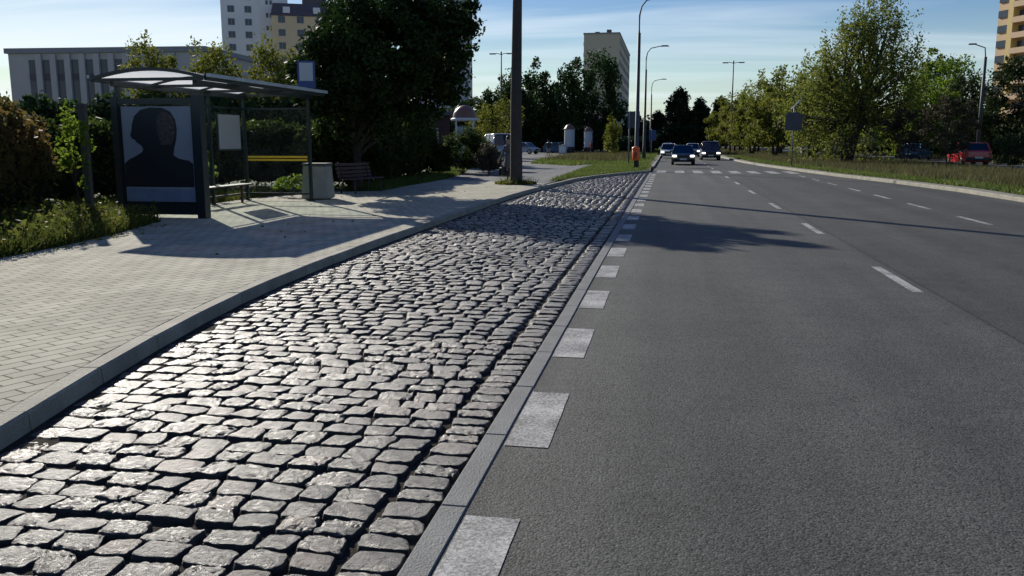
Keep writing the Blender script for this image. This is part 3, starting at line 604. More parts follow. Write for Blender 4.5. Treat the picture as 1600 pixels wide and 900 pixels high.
# long grey public building, far left: local x along the facade, -y toward the street
t = empty('office_building', (-65.8, 95.0, 0), R(4), 'long low grey building with tall dark window strips between piers, far left', 'building')
b = MB(); b.box((0, 15, 6.05), (24.5, 30, 12.1)); b.build('wall', 'wall_grey', t)
b = MB(); b.box((0, 15, 12.35), (25.1, 30.6, .6)); b.build('roof', 'roof_flat', t)
for i in range(8):
    u = -9.2 + 1.82 * i if i < 7 else 7.4
    b = MB(); b.use(1).box((u, -.01, 6.1), (.95, .10, 10.4)); b.build('window_strip', ['roof_dark', 'window_dark'], t)
    for k in range(3):
        b = MB(); b.box((u, -.08, 2.9 + k * 3.2), (.94, .05, .8)); b.build('spandrel', 'roof_dark', t)
    b = MB(); b.box((u + .91, -.16, 6.0), (.74, .32, 11.9)); b.build('pier', 'wall_grey', t)
windows(t, [(4 + 3.6 * j_, 3 + 3.2 * k) for k in range(3) for j_ in range(7)], 1.6, 1.5, 12.27, axis='x')
# tall pale block with a lower tan wing
t = empty('apartment_tower', (-94.2, 190, 0), R(24), 'tall pale grey apartment tower left of the tan block, above the bus shelter', 'building')
b = MB(); b.box((0, 8, 21), (13, 16, 42)); b.box((5.2, -.9, 21.5), (6.0, 1.8, 43)); b.build('wall', 'wall_white', t)
b = MB(); b.box((0, 8, 42.3), (13.6, 16.6, .5)); b.build('roof', 'roof_flat', t)
windows(t, [(u, 3.3 + 2.8 * k) for k in range(14) for u in (-4.3, -.6)], 1.5, 1.4, -.02)
windows(t, [(u, 4.7 + 2.8 * k) for k in range(13) for u in (3.6, 4.5)], .6, .9, -1.82, mullion=False)
t = empty('tan_block', (-79.3, 187, 0), R(24), 'tan apartment block with a dark sloping roof, partly behind the big linden', 'building')
b = MB(); b.box((0, 8, 14.5), (15.5, 16, 29)); b.build('wall', 'wall_tan', t)
b = MB(); b.add([(-7.9, -.3, 29), (7.9, -.3, 29), (7.9, 16.3, 29), (-7.9, 16.3, 29), (-7.4, 2.6, 32.0), (7.4, 2.6, 32.0), (7.4, 13.4, 32.0), (-7.4, 13.4, 32.0)], [[0, 1, 5, 4], [1, 2, 6, 5], [2, 3, 7, 6], [3, 0, 4, 7], [4, 5, 6, 7], [3, 2, 1, 0]]); b.box((1.5, 6, 32.6), (5, 4, 1.8)); b.build('roof', 'roof_dark', t)
for u in (-4.5, 2.0): b = MB(); b.box((u, 1.0, 30.3), (1.5, 1.6, 1.3)); b.build('dormer', 'wall_white', t)
windows(t, [(u, 3.0 + 2.8 * k) for k in range(10) for u in (-5.6, -1.6, 2.6, 6.2)], 1.5, 1.4, -.02)
t = empty('slab_tower', (-50.3, 192, 0), R(10), 'blue grey tower block whose right edge shows beside the big linden', 'building')
b = MB(); b.box((0, 9, 19), (12, 18, 38)); b.build('wall', 'wall_bluegrey', t); b = MB(); b.box((0, 9, 38.2), (12.5, 18.5, .5)); b.build('roof', 'roof_flat', t)
windows(t, [(u, 3.0 + 2.8 * k) for k in range(12) for u in (-4, -1, 2)], 1.4, 1.3, -.02)
t = empty('slab_block', (-18.3, 237, 0), R(0), 'beige windowless gable end of a long apartment slab behind the round trees', 'building')
b = MB(); b.box((0, 30.5, 14.9), (9.4, 61, 29.8)); b.build('wall', 'wall_beige', t)
b = MB(); b.box((0, 30.5, 30.0), (9.7, 61.4, .4)); b.build('roof', 'roof_flat', t)
for u, h_ in ((-1.4, .6), (1.7, 1.1)): b = MB(); b.box((u, 4, 30.2 + h_ / 2), (1.2, 2, h_)); b.build('roof_vent', 'roof_dark', t)
windows(t, [(3 + 5.0 * j, 3 + 2.8 * k) for k in range(2, 10) for j in range(12)], 2.0, 1.4, 4.72, axis='x')
b = MB()
for k in range(10): b = MB(); b.box((-4.95, 6, 2.6 + 2.8 * k), (.5, 4, 1.0)); b.build('balcony', 'wall_beige', t)
t = empty('balcony_tower', (65.8, 182.8, 0), R(-68), 'peach tower block with dark rows of balconies at the right edge', 'building')
b = MB(); b.box((0, 8, 20.5), (15.5, 16, 41)); b.build('wall', 'wall_peach', t); b = MB(); b.box((0, 8, 41.3), (16, 16.5, .5)); b.build('roof', 'roof_flat', t)
b = MB(); b.box((-2.9, -.7, 20.4), (1.3, 1.5, 40.8)); b.build('pier', 'wall_ochre', t)
for k in range(13):
    z = 3.4 + 2.85 * k
    b = MB(); b.box((-5.7, -.10, z), (3.6, .24, 1.35)); b.build('window_row', 'window_dark', t)
    b = MB(); b.box((.9, -.10, z - .5), (5.8, .24, 1.35)); b.use(1).box((.9, -1.0, z - 1.75), (6.0, 1.9, 1.05)); b.build('balcony', ['window_dark', 'wall_peach'], t)
t = empty('brick_pavilion', (-21.8, 68, 0), R(16), 'low dark brick building behind the hedge and the domed kiosk', 'building')
b = MB(); b.box((0, 5, 1.9), (9, 8, 3.8)); b.build('wall', 'wall_brick', t); b = MB(); b.box((0, 5, 3.95), (9.8, 8.8, .3)); b.build('roof', 'roof_dark', t)
windows(t, [(u, 2.1) for u in (-2.8, 0, 2.8)], 1.5, 1.3, .98)

# ---------------------------------------------------------------- bus shelter
sh = empty('bus_shelter', (-10.15, 18.85, .106), 0, 'dark framed glass bus shelter with arched roof beside the cobbled bay', 'bus shelter')
X0, X1, Y0, Y1 = -1.0, .82, -2.45, 2.95      # posts: back x, front x, near y, far y
def shp(name, fn, m): b = MB(); fn(b); return b.build(name, m, sh)
for (x, y, h) in ((X0, Y0, 2.68), (X0, 1.15, 2.68), (X0, Y1, 2.68), (X1, Y1, 2.68)):
    shp('post', lambda b: (b.box((x, y, h / 2), (.075, .075, h), bev=.008), b.box((x, y, .012), (.16, .16, .02))), 'frame_dark')
RX0, RX1, RY0, RY1, EZ, CR = -1.27, 1.20, -2.85, 3.15, 2.80, .20
def arc(u): return EZ + CR * math.sin(PI * (0.03 + .94 * u)) ** .9
for y in (RY0, -.85, 1.2, RY1):
  def ribs(b):
    n = 14
    if 1:
        for i in range(n):
            xa = RX0 + (RX1 - RX0) * i / n; xb = RX0 + (RX1 - RX0) * (i + 1) / n; za, zb = arc(i / n), arc((i + 1) / n); d = .04; hh = .065
            b.add([(xa, y - d, za), (xb, y - d, zb), (xb, y + d, zb), (xa, y + d, za), (xa, y - d, za - hh), (xb, y - d, zb - hh), (xb, y + d, zb - hh), (xa, y + d, za - hh)], [[0, 1, 2, 3], [7, 6, 5, 4], [0, 4, 5, 1], [2, 6, 7, 3], [1, 5, 6, 2], [3, 7, 4, 0]])
        b.box(((RX0 + RX1) / 2, y, EZ - .03), (RX1 - RX0 - .1, .05, .06))
  shp('roof_rib', ribs, 'frame_dark')
def rails(b):
    for x in (X0, X1): b.box((x, (RY0 + RY1) / 2 + .1, EZ - .085), (.09, RY1 - RY0 - .3, .11))
    for x in (RX0, RX1): b.box((x, (RY0 + RY1) / 2, EZ + .0), (.06, RY1 - RY0, .13))
shp('roof_beam', rails, 'frame_dark')
def gut(b):
    b.box((RX1 + .062, (RY0 + RY1) / 2, EZ + .035), (.055, RY1 - RY0 + .04, .07)); b.box((RX0 - .062, (RY0 + RY1) / 2, EZ + .035), (.055, RY1 - RY0 + .04, .07))
shp('gutter', gut, 'roof_metal')
for (ya, yb) in ((RY0 + .05, -.90), (-.80, 1.15), (1.25, RY1 - .05)):
    def pan(b):
        n = 14; vs = []
        for dz in (.012, -.004):
            for y in (ya, yb):
                for i in range(n + 1): vs.append((RX0 + .03 + (RX1 - RX0 - .06) * i / n, y, arc(i / n) + dz - .02))
        k = n + 1; fs = []
        for i in range(n): fs += [[i, i + 1, k + i + 1, k + i], [2 * k + i, 3 * k + i, 3 * k + i + 1, 2 * k + i + 1], [i, 2 * k + i, 2 * k + i + 1, i + 1], [k + i, k + i + 1, 3 * k + i + 1, 3 * k + i]]
        fs += [[0, k, 3 * k, 2 * k], [n, 2 * k + n, 3 * k + n, k + n]]
        b.add(vs, fs)
    shp('roof_panel', pan, 'roof_panel')
def pane(x0, x1, y0, y1, z0=.22, z1=2.38):
    b = MB(); cx, cy = (x0 + x1) / 2, (y0 + y1) / 2; b.box((cx, cy, (z0 + z1) / 2), (max(.01, x1 - x0), max(.01, y1 - y0), z1 - z0)); g_ = b.build('glass_pane', 'shelter_glass', sh)
    L_ = (max(.03, x1 - x0), max(.03, y1 - y0))
    for zz_ in (z0 - .035, z1 + .03): b = MB(); b.box((cx, cy, zz_), (*L_, .05)); b.build('glass_rail', 'frame_dark', sh)
    return g_
pane(X0, X0, Y0 + .06, 1.09); pane(X0, X0, 1.21, Y1 - .06); gp = pane(X0 + .06, X1 - .06, Y1, Y1)
for z in (1.075, 1.155): b = MB(); b.box(((X0 + X1) / 2, Y1 - .010, z), (X1 - X0 - .13, .006, .05)); b.build('warning_stripe', 'yellow_band', gp)
shp('bench_seat', lambda b: [b.box((X0 + .28 + k * .11, 1.1, .47), (.09, 2.3, .035)) for k in range(3)] + [b.box((X0 + .38, y, .23), (.05, .05, .45)) for y in (0, 1.9)], 'bench_wood')
b = MB(); b.box((X0 + .05, 2.0, 1.80), (.04, 1.2, .95)); b.use(1).box((X0 + .075, 2.0, 1.80), (.012, 1.1, .86)); b.build('timetable_panel', ['frame_dark', 'poster_grey'], sh)
# poster cabinet across the near end
cab = MB(); cw = X1 - X0 + .16; cx = (X0 + X1) / 2 - .03
cab.box((cx - cw / 2 + .07, Y0, 1.25), (.14, .19, 2.42), bev=.012); cab.box((cx + cw / 2 - .09, Y0, 1.25), (.18, .21, 2.5), bev=.012); cab.box((cx, Y0, 2.36), (cw - .30, .17, .12)); cab.box((cx, Y0, .17), (cw - .30, .17, .20)); cab.box((cx, Y0 + .02, 1.26), (cw - .30, .10, 1.98))
cf = cab.build('poster_cabinet', 'frame_dark', sh)
def flatshape(name, poly, y, m, parent, cx0=0, cz0=0, s=1.0):
    b = MB(); k = len(poly); vs = [(cx0 + p[0] * s, y, cz0 + p[1] * s) for p in poly] + [(cx0 + p[0] * s, y + .0012, cz0 + p[1] * s) for p in poly]
    b.add(vs, [list(range(k)), list(range(k, 2 * k))[::-1]] + [[i, (i + 1) % k, k + (i + 1) % k, k + i] for i in range(k)]); return b.build(name, m, parent)
pz0, pz1 = .33, 2.26; px0, px1 = cx - cw / 2 + .19, cx + cw / 2 - .24
po = flatshape('poster', [(px0, pz0), (px1, pz0), (px1, pz1), (px0, pz1)], Y0 - .036, 'poster_grey', cf)
pw = px1 - px0
def pp(u, v): return (px0 + u * pw, pz0 + v * (pz1 - pz0))
bust = [(0, .155), (.995, .155), (.995, .40), (.94, .435), (.80, .455), (.72, .49), (.735, .56), (.775, .66), (.79, .76), (.775, .86), (.71, .945), (.60, .985), (.42, .99), (.28, .965), (.185, .90), (.145, .81), (.13, .74), (.11, .70), (.135, .665), (.17, .655), (.205, .62), (.26, .595), (.285, .56), (.27, .525), (.18, .485), (.07, .445), (.005, .405)]
flatshape('poster_portrait', [pp(*q) for q in bust], Y0 - .0385, 'poster_dark', cf)
face = [(.55, .60), (.70, .60), (.74, .66), (.77, .76), (.755, .86), (.69, .93), (.60, .95), (.52, .90), (.50, .80), (.52, .70)]
flatshape('poster_face', [pp(*q) for q in face], Y0 - .0405, 'poster_skin', cf)
flatshape('poster_strip', [pp(*q) for q in ((.01, .0), (.99, .0), (.99, .135), (.01, .135))], Y0 - .0385, 'poster_strip', cf)
# stop sign standing on the far end of the roof
ss = empty('bus_stop_sign', (-9.38, 21.9, 2.97), R(10), 'blue sign with a white panel standing on the far end of the shelter roof', 'sign')
b = MB(); b.box((0, 0, .42), (.46, .05, .70), bev=.01); b.build('sign_board', 'sign_blue', ss)
b = MB(); b.box((0, -.028, .49), (.35, .006, .46)); b.build('sign_panel', 'sign_white', ss)
b = MB(); b.tube([(0, .05, -.02), (0, .05, .70)], .025); b.box((0, .05, .02), (.2, .1, .03)); b.build('stem', 'steel_grey', ss)
# litter bin
bn = empty('litter_bin', (-9.42, 22.5, .106), R(6), 'tall tapered concrete litter bin behind the far post of the shelter', 'litter bin')
b = MB(); b.box((0, 0, .47), (.72, .72, .90), taper=.86, bev=.03); b.build('bin_body', 'bin_concrete', bn)
b = MB(); b.box((0, 0, .945), (.67, .67, .07), bev=.01); b.build('rim', 'dark_rim', bn)
# park bench
bc = empty('park_bench', (-9.35, 25.7, .106), R(-14), 'dark red slatted bench in the shade of the linden', 'bench')
for k in range(4):
    b = MB(); b.box((-.22 - .03 * k, 0, .52 + .115 * k), (.03, 1.8, .085), bev=.005); b.build('back_slat', 'bench_wood', bc)
for k in range(4): b = MB(); b.box((-.12 + .115 * k, 0, .44), (.09, 1.8, .035), bev=.005); b.build('seat_slat', 'bench_wood', bc)
for y in (-.7, .7): b = MB(); b.tube([(.26, y, 0), (.24, y, .42), (-.16, y, .42), (-.34, y, .95)], .028, 6); b.tube([(-.26, y, 0), (-.16, y, .42)], .028, 6); b.build('leg', 'bench_leg', bc)

# ---------------------------------------------------------------- poles and lamps
t = empty('concrete_pole', (-5.52, 31.75, .09), 0, 'thick brown utility pole on the pavement edge with weeds at its foot', 'utility pole')
b = MB(); b.tube([(0, 0, -.05), (0, 0, .05), (-.01, 0, 3), (.05, 0, 8), (.08, 0, 11.5)], [.25, .235, .205, .155, .13], 14); b.build('shaft', 'pole_concrete', t)
b = MB(); b.tube([(.08, 0, 11.0), (.8, -.3, 11.8), (2.0, -.6, 12.0)], .04, 8); b.box((2.2, -.66, 12.0), (.6, .22, .12), rz=-.25, bev=.02); b.build('lamp_arm', 'lamp_steel', t)
an = RNG.uniform(0, 2 * PI, 260); rr = RNG.uniform(.24, .6, 260); P = np.c_[-5.52 + np.cos(an) * rr * 1.3, 31.75 + np.sin(an) * rr, .13 + RNG.uniform(0, .25, 260) * (.75 - rr)]
tag(npmesh('pole_weeds', leaf_quads(P, .11), 4, 'weed', RNG.beta(2, 3, 260)), 'low green weeds round the foot of the utility pole', 'weeds', kind='stuff')
blades('pole_foot_grass', np.c_[-5.52 + np.cos(an) * rr * 1.3, 31.75 + np.sin(an) * rr], .3, 'weed', .014, z0=.1)
def lamp(loc, label, h=9.6, arm=1.6, grp='street lamps along the left kerb', rz=0.0):
    t = empty('street_lamp', loc, rz, label, 'street lamp', grp)
    b = MB(); b.tube([(0, 0, -.05), (0, 0, 1.2), (0, 0, 1.25), (0, 0, h * .80)], [.15, .145, .12, .085], 12); b.build('pole', 'lamp_steel', t)
    b = MB(); b.tube([(0, 0, h * .79), (0, 0, h * .90), (.10, 0, h * .95), (.38, 0, h * .985), (arm * .75, 0, h * 1.0 + .02)], [.05, .045, .042, .04, .035], 8); b.build('arm', 'lamp_steel', t)
    b = MB(); vs = []; b.box((arm * .75 + .33, 0, h + .03), (.75, .26, .11), taper=.7, bev=.02); b.build('lamp_head', 'steel_grey', t); return t
lamp((-1.83, 51.3, .09), 'tall street lamp with the orange litter bin on its foot')
lamp((-2.1, 77, .09), 'second street lamp beyond the one with the orange bin'); lamp((-2.4, 117, .09), 'third and farthest curved street lamp on the left kerb')
def tlamp(loc, label, h=12.0, grp='double armed lamps', rz=0.0):
    t = empty('double_lamp', loc, rz, label, 'street lamp', grp); b = MB(); b.tube([(0, 0, -.05), (0, 0, h)], [.14, .07], 10); b.build('pole', 'lamp_steel', t)
    for s in (-1, 1):
        b = MB(); b.tube([(0, 0, h - .1), (s * .5, 0, h + .05), (s * .9, 0, h - .02)], .045, 6); b.build('arm', 'lamp_steel', t)
        b = MB(); b.box((s * 1.05, 0, h), (.75, .24, .14), bev=.02); b.build('lamp_head', 'steel_grey', t)
    b = MB(); b.lathe((0, 0, h - .1), [(.0, .0), (.09, .05), (.09, .3), (0, .4)], 8); b.build('finial', 'lamp_steel', t)
tlamp((-20.1, 105, .1), 'double armed lamp over the car park, left of the utility pole')
tlamp((8.2, 122, .1), 'double armed lamp far off over the median trees')
t = empty('tall_lamp_post', (24.5, 76, .1), 0, 'thick dark lamp post behind the red car', 'street lamp')
b = MB(); b.tube([(0, 0, -.05), (0, 0, 8.2)], [.17, .11], 12); b.build('pole', 'lamp_steel', t)
b = MB(); b.tube([(0, 0, 8.1), (-.1, 0, 8.9), (-.9, 0, 9.2)], .045, 6); b.build('arm', 'lamp_steel', t)
b = MB(); b.box((-1.05, 0, 9.2), (.55, .22, .11), bev=.02); b.build('lamp_head', 'lamp_steel', t)

# ---------------------------------------------------------------- signs and street furniture
ob = empty('orange_litter_bin', (-1.86, 51.02, .5), R(0), 'small orange litter bin fixed to the street lamp near the crossing', 'litter bin')
b = MB(); b.lathe((0, 0, .1), [(0, 0), (.19, .0), (.205, .04), (.22, .62), (.2, .64)], 16); b.build('bin_body', 'orange', ob)
b = MB(); b.lathe((0, 0, .72), [(.225, 0), (.235, .03), (.21, .12), (.12, .18), (0, .20)], 16); b.build('lid', 'orange', ob)
b = MB(); b.box((0, -.2, .42), (.17, .05, .30), bev=.01); b.build('label_plate', 'orange_dark', ob)
t = empty('sign_post', (-2.75, 62, .09), 0, 'grey post with dark backed square signs by the crossing', 'sign'); b = MB(); b.tube([(0, 0, -.05), (0, 0, 3.7)], .055, 8); b.build('post', 'steel_grey', t)
b = MB(); b.box((.28, .07, 3.1), (.85, .03, 1.15), bev=.008); b.build('sign_board', 'sign_back', t)
t = empty('sign_post', (-1.85, 96, .09), 0, 'far small blue backed sign between the left street lamps', 'sign'); b = MB(); b.tube([(0, 0, -.05), (0, 0, 2.9)], .04, 8); b.build('post', 'steel_grey', t)
b = MB(); b.box((.1, .06, 2.3), (.75, .03, 1.1), bev=.008); b.build('sign_board', 'sign_blue', t)
t = empty('crossing_sign', (7.62, 57, .1), R(-8), 'dark backed road sign with a tilted lamp on the median by the crossing', 'sign')
b = MB(); b.tube([(0, 0, -.05), (0, 0, 3.75)], .045, 8); b.build('post', 'steel_grey', t)
b = MB(); o8 = [(.50, -.30), (.50, .30), (.42, .46), (.30, .56), (-.30, .56), (-.42, .46), (-.50, .30), (-.50, -.56), (.50, -.56)]; b.add([(x, -.055, 2.82 + z) for x, z in o8] + [(x, -.085, 2.82 + z) for x, z in o8], [list(range(9)), list(range(9, 18))[::-1]] + [[i, (i + 1) % 9, 9 + (i + 1) % 9, 9 + i] for i in range(9)]); b.build('sign_board', 'sign_back', t)
b = MB(); b.tube([(-.22, 0, 3.55), (.0, 0, 3.72), (.34, 0, 4.12)], [.03, .04, .055], 8); b.build('lamp', 'sign_white', t)
def column(loc, label, h, r, dome='kiosk_red', grp='round advertising columns'):
    t = empty('advertising_column', loc, 0, label, 'advertising column', grp)
    b = MB(); b.lathe((0, 0, 0), [(0, 0), (r * 1.05, 0), (r * 1.05, h * .2), (r, h * .22)], 20); b.build('base', 'kiosk_base', t)
    b = MB(); b.lathe((0, 0, 0), [(r * .98, h * .2), (r * .98, h * .82)], 20); b.build('drum', 'kiosk_white', t)
    b = MB(); b.lathe((0, 0, 0), [(r * 1.12, h * .81), (r * 1.15, h * .83), (r * .9, h * .86), (r * .75, h * .92), (r * .4, h * .975), (0, h)], 20); b.build('dome', dome, t); return t
column((-13.9, 124, .1), 'left of two white advertising columns with red caps, by the car park', 4.1, .75); column((-11.6, 128, .1), 'right of two white advertising columns with red caps, nearer the yellow shrub', 3.8, .62)
t = empty('domed_kiosk', (-11.75, 50, .09), R(14), 'small kiosk with a brown dome on white corner posts behind the hedge', 'kiosk')
for sx in (-.5, .5):
    for sy in (-.5, .5): b = MB(); b.box((sx, sy, 1.4), (.09, .09, 2.8)); b.build('post', 'kiosk_white', t)
b = MB(); b.box((0, 0, 1.35), (.88, .88, 2.2)); b.build('display_case', 'kiosk_panel', t)
b = MB(); b.lathe((0, 0, 2.78), [(0, 0), (.80, 0), (.82, .10), (.70, .16)], 24); b.build('rim', 'kiosk_white', t)
b = MB(); b.lathe((0, 0, 2.92), [(.70, 0), (.66, .28), (.52, .52), (.28, .70), (0, .76)], 24); b.build('dome', 'kiosk_red', t)
t = empty('utility_cabinet', (-13.9, 116, .1), 0, 'pale grey cabinet standing beside the left advertising column', 'cabinet'); b = MB(); b.box((0, 0, .55), (1.0, .6, 1.1), bev=.02); b.box((0, 0, 1.13), (1.1, .7, .06)); b.build('cabinet_body', 'wall_bluegrey', t); b = MB(); b.box((0, -.31, .55), (.85, .02, .9)); b.build('door', 'wall_white', t)
t = empty('fence_pillar', (-11.5, 15.75, .09), R(8), 'grey concrete post in the creeper left of the poster', 'post'); b = MB(); b.box((0, 0, 1.12), (.13, .13, 2.3), bev=.01); b.build('shaft', 'fence_post', t); b = MB(); b.box((0, 0, 2.29), (.16, .16, .05)); b.build('cap', 'fence_post', t)
t = empty('bird', (-62.3, 96.2, 12.66), R(60), 'small dark bird perched on the roof of the long grey building', 'bird')
bm = MB(); bm.lathe((0, 0, .25), [(0, -.14), (.10, -.08), (.13, 0), (.10, .1), (.05, .16), (.07, .22), (.05, .28), (0, .3)], 10); bm.add([(-.05, .02, .2), (.05, .02, .2), (0, .38, .12), (0, .02, .26)], [[0, 1, 2], [1, 3, 2], [3, 0, 2], [0, 3, 1]]); bm.add([(-.02, -.05, .5), (.02, -.05, .5), (0, -.14, .48), (0, -.05, .53)], [[0, 1, 2], [1, 3, 2], [3, 0, 2], [0, 3, 1]]); bm.tube([(-.03, 0, .14), (-.03, 0, 0)], .01, 5); bm.tube([(.03, 0, .14), (.03, 0, 0)], .01, 5); bm.build('body', 'bird', t)

# ---------------------------------------------------------------- cars
CARP = dict(
    sedan=dict(L=4.45, W=1.72, H=1.42, hood=[(.0, .36), (.0, .62), (.03, .70), (.27, .86)], tail=[(.83, .95), (.985, .90), (1.0, .70), (1.0, .34)], base=(.26, .845), roof=(.44, .70)),
    hatch=dict(L=3.95, W=1.66, H=1.50, hood=[(.0, .34), (.0, .62), (.03, .74), (.23, .93)], tail=[(.96, 1.0), (.995, .92), (1.0, .66), (1.0, .32)], base=(.20, .965), roof=(.38, .88)),
    van=dict(L=4.5, W=1.80, H=1.72, hood=[(.0, .36), (.0, .66), (.03, .82), (.20, 1.02)], tail=[(.975, 1.06), (.995, .95), (1.0, .66), (1.0, .34)], base=(.165, .98), roof=(.34, .935)))
def car(name, label, loc, rz, paint, style, lights=False, grp=None, grille=True):
    p = CARP[style]; L, W, H = p['L'], p['W'], p['H']; t = empty(name, loc, rz, label, 'car', grp); belt = p['hood'][-1][1] + .02
    fy = lambda u: (u - .5) * L
    wr = .315; wy = (.19, .80)
    def arch(u, a0, a1): c = fy(u); return [(c + (wr + .06) * math.cos(a), .30 + (wr + .05) * math.sin(a)) for a in [a0 + (a1 - a0) * i / 8 for i in range(9)]]
    sill = .22
    outline = [(fy(u), z) for u, z in p['hood']] + [(fy(u), z) for u, z in p['tail']] + [(fy(.985), sill + .04)]
    r = wr + .06; a_ = math.asin((sill - .30) / (wr + .05))
    outline += [(fy(wy[1]) + r * math.cos(a), .30 + (wr + .05) * math.sin(a)) for a in [a_ + (PI - 2 * a_) * i / 8 for i in range(9)]]
    outline += [(fy(wy[0]) + r * math.cos(a), .30 + (wr + .05) * math.sin(a)) for a in [a_ + (PI - 2 * a_) * i / 8 for i in range(9)]]
    outline += [(fy(.015), sill + .04)]
    k = len(outline); b = MB(); vs = []; xs = [(-1, .10, .07), (-.965, .03, .02), (-.80, 0, 0), (-.3, -.02, -.012), (.3, -.02, -.012), (.80, 0, 0), (.965, .03, .02), (1, .10, .07)]
    for x, iy, iz in xs:
        for (yy, z) in outline:
            e = 1 - min(1, (L / 2 - abs(yy)) / .5); y2 = yy - math.copysign(iy * 1.3, yy) * e; z2 = z - (iz if z > .55 else 0); vs.append((x * W / 2 * (.985 if z < .35 else 1) * (1 - .06 * e), y2, z2))
    fs = [list(range(k)), list(range((len(xs) - 1) * k, len(xs) * k))[::-1]]
    for i in range(len(xs) - 1):
        for j in range(k): fs.append([i * k + j, i * k + (j + 1) % k, (i + 1) * k + (j + 1) % k, (i + 1) * k + j])
    b.add(vs, fs); b.build('body', paint, t)
    b = MB(); b.box((0, 0, .40), (W * .80, L * .92, .34)); b.build('underbody', 'trim_black', t)
    yb0, yb1, yr0, yr1 = fy(p['base'][0]), fy(p['base'][1]), fy(p['roof'][0]), fy(p['roof'][1]); wb, wt = W / 2 * .93, W / 2 * .72; zb, zr = belt - .06, H - .03
    b = MB(); b.add([(-wb, yb0, zb), (wb, yb0, zb), (wb, yb1, zb), (-wb, yb1, zb), (-wt, yr0, zr), (wt, yr0, zr), (wt, yr1, zr), (-wt, yr1, zr), (0, yb0 - .10, zb), (0, yr0 - .05, zr + .01)], [[0, 8, 9, 4], [8, 1, 5, 9], [1, 2, 6, 5], [2, 3, 7, 6], [3, 0, 4, 7], [4, 9, 5, 6, 7], [3, 2, 1, 8, 0]]); b.build('window_glass', 'car_glass', t)
    b = MB(); vs = []
    for z, s in ((H - .045, 1.03), (H - .01, .98), (H + .012, .80)):
        for (x, y) in ((-1, 0), (-.5, -.03), (.5, -.03), (1, 0), (1, .5), (1, 1), (-1, 1), (-1, .5)): vs.append((x * wt * s, (yr0 + (yr1 - yr0) * y) * (s if True else 1) + (1 - s) * (yr0 + yr1) / 2, z))
    b.add(vs, [list(range(8))[::-1], list(range(16, 24))] + [[r_ * 8 + i, r_ * 8 + (i + 1) % 8, r_ * 8 + 8 + (i + 1) % 8, r_ * 8 + 8 + i] for r_ in (0, 1) for i in range(8)], True); b.build('roof', paint, t)
    for s in (-1, 1):
        b = MB(); b.tube([(s * wb, yb0, zb), (s * wt * 1.01, yr0, zr)], .035, 6); b.tube([(s * wb, yb1, zb), (s * wt * 1.01, yr1, zr)], .06, 6)
        ym, yn = (yb0 + yb1) / 2 + .1, (yr0 + yr1) / 2 + .05; b.tube([(s * wb, ym, zb), (s * wt * 1.01, yn, zr)], .035, 6); b.build('pillar', paint, t)
        b = MB(); b.box((s * (wb + .10), yb0 + .42, belt + .08), (.20, .10, .13), bev=.025); b.build('mirror', paint, t)
        b = MB(); b.box((s * W * .365, fy(.0) - .004, .655), (W * .17, .09, .13), bev=.02); b.build('headlight', 'headlight_on' if lights else 'headlight_off', t)
        b = MB(); b.box((s * W * .42, fy(1.0) - .02, .80 if style == 'sedan' else .86), (W * .10, .10, .16 if style == 'sedan' else .30), bev=.015); b.build('tail_light', 'tail_red', t)
    b = MB(); b.box((0, fy(0) - .025, .635), (W * .48, .06, .13), bev=.01); b.build('grille', 'trim_black', t)
    b = MB(); b.box((0, fy(0) - .045, .41), (W * .93, .14, .15), bev=.03); b.build('front_bumper', 'trim_black', t); b = MB(); b.box((0, fy(1) + .035, .45), (W * .93, .14, .22), bev=.03); b.build('rear_bumper', 'trim_black', t)
    b = MB(); b.box((0, fy(0) - .125, .43), (.5, .012, .11)); b.build('number_plate', 'plate', t); b = MB(); b.box((0, fy(1) + .115, .55), (.5, .012, .11)); b.build('number_plate', 'plate', t)
    for u in wy:
        for s in (-1, 1):
            c = (s * (W / 2 - .11), fy(u), wr); b = MB(); a0 = Vector((c[0] - .1, c[1], c[2])); a1 = Vector((c[0] + .1, c[1], c[2])); b.tube([a0, a0 + Vector((.02, 0, 0)), a1 - Vector((.02, 0, 0)), a1], [wr - .03, wr, wr, wr - .03], 20); wh = b.build('wheel', 'tyre', t)
            xo = c[0] + s * .095; b = MB(); b.tube([(xo, c[1], c[2]), (xo + s * .012, c[1], c[2])], [.20, .18], 16); b.build('rim', 'rim', wh)
    return t
Gt = 'cars driving toward the crossing'; Gp = 'cars parked on the left car park'
car('sedan_car', 'dark sedan with lit headlights nearest the zebra crossing', (1.07, 66.6, 0), R(0), 'paint_black', 'sedan', True, Gt)
car('minivan_car', 'dark violet people carrier with lit headlights in the second lane', (3.85, 84.5, 0), R(0), 'paint_violet', 'van', True, Gt)
car('hatchback_car', 'white hatchback with lit headlights following the dark sedan on its left', (.0, 93, 0), 0, 'paint_white', 'hatch', True, Gt)
car('estate_car', 'pale car between the dark sedan and the people carrier', (2.75, 104, 0), 0, 'paint_silver', 'hatch', True, Gt)
car('hatchback_car', 'small white car farthest back in the traffic by the left kerb', (-.2, 150, 0), 0, 'paint_white', 'hatch', False, Gt)
car('hatchback_car', 'red hatchback seen from behind beyond the median', (19.9, 63.4, .108), R(180), 'paint_red', 'hatch', False)
car('sedan_car', 'dark teal car parked beyond the small purple trees', (21.4, 82, .108), R(150), 'paint_blue', 'sedan', False)
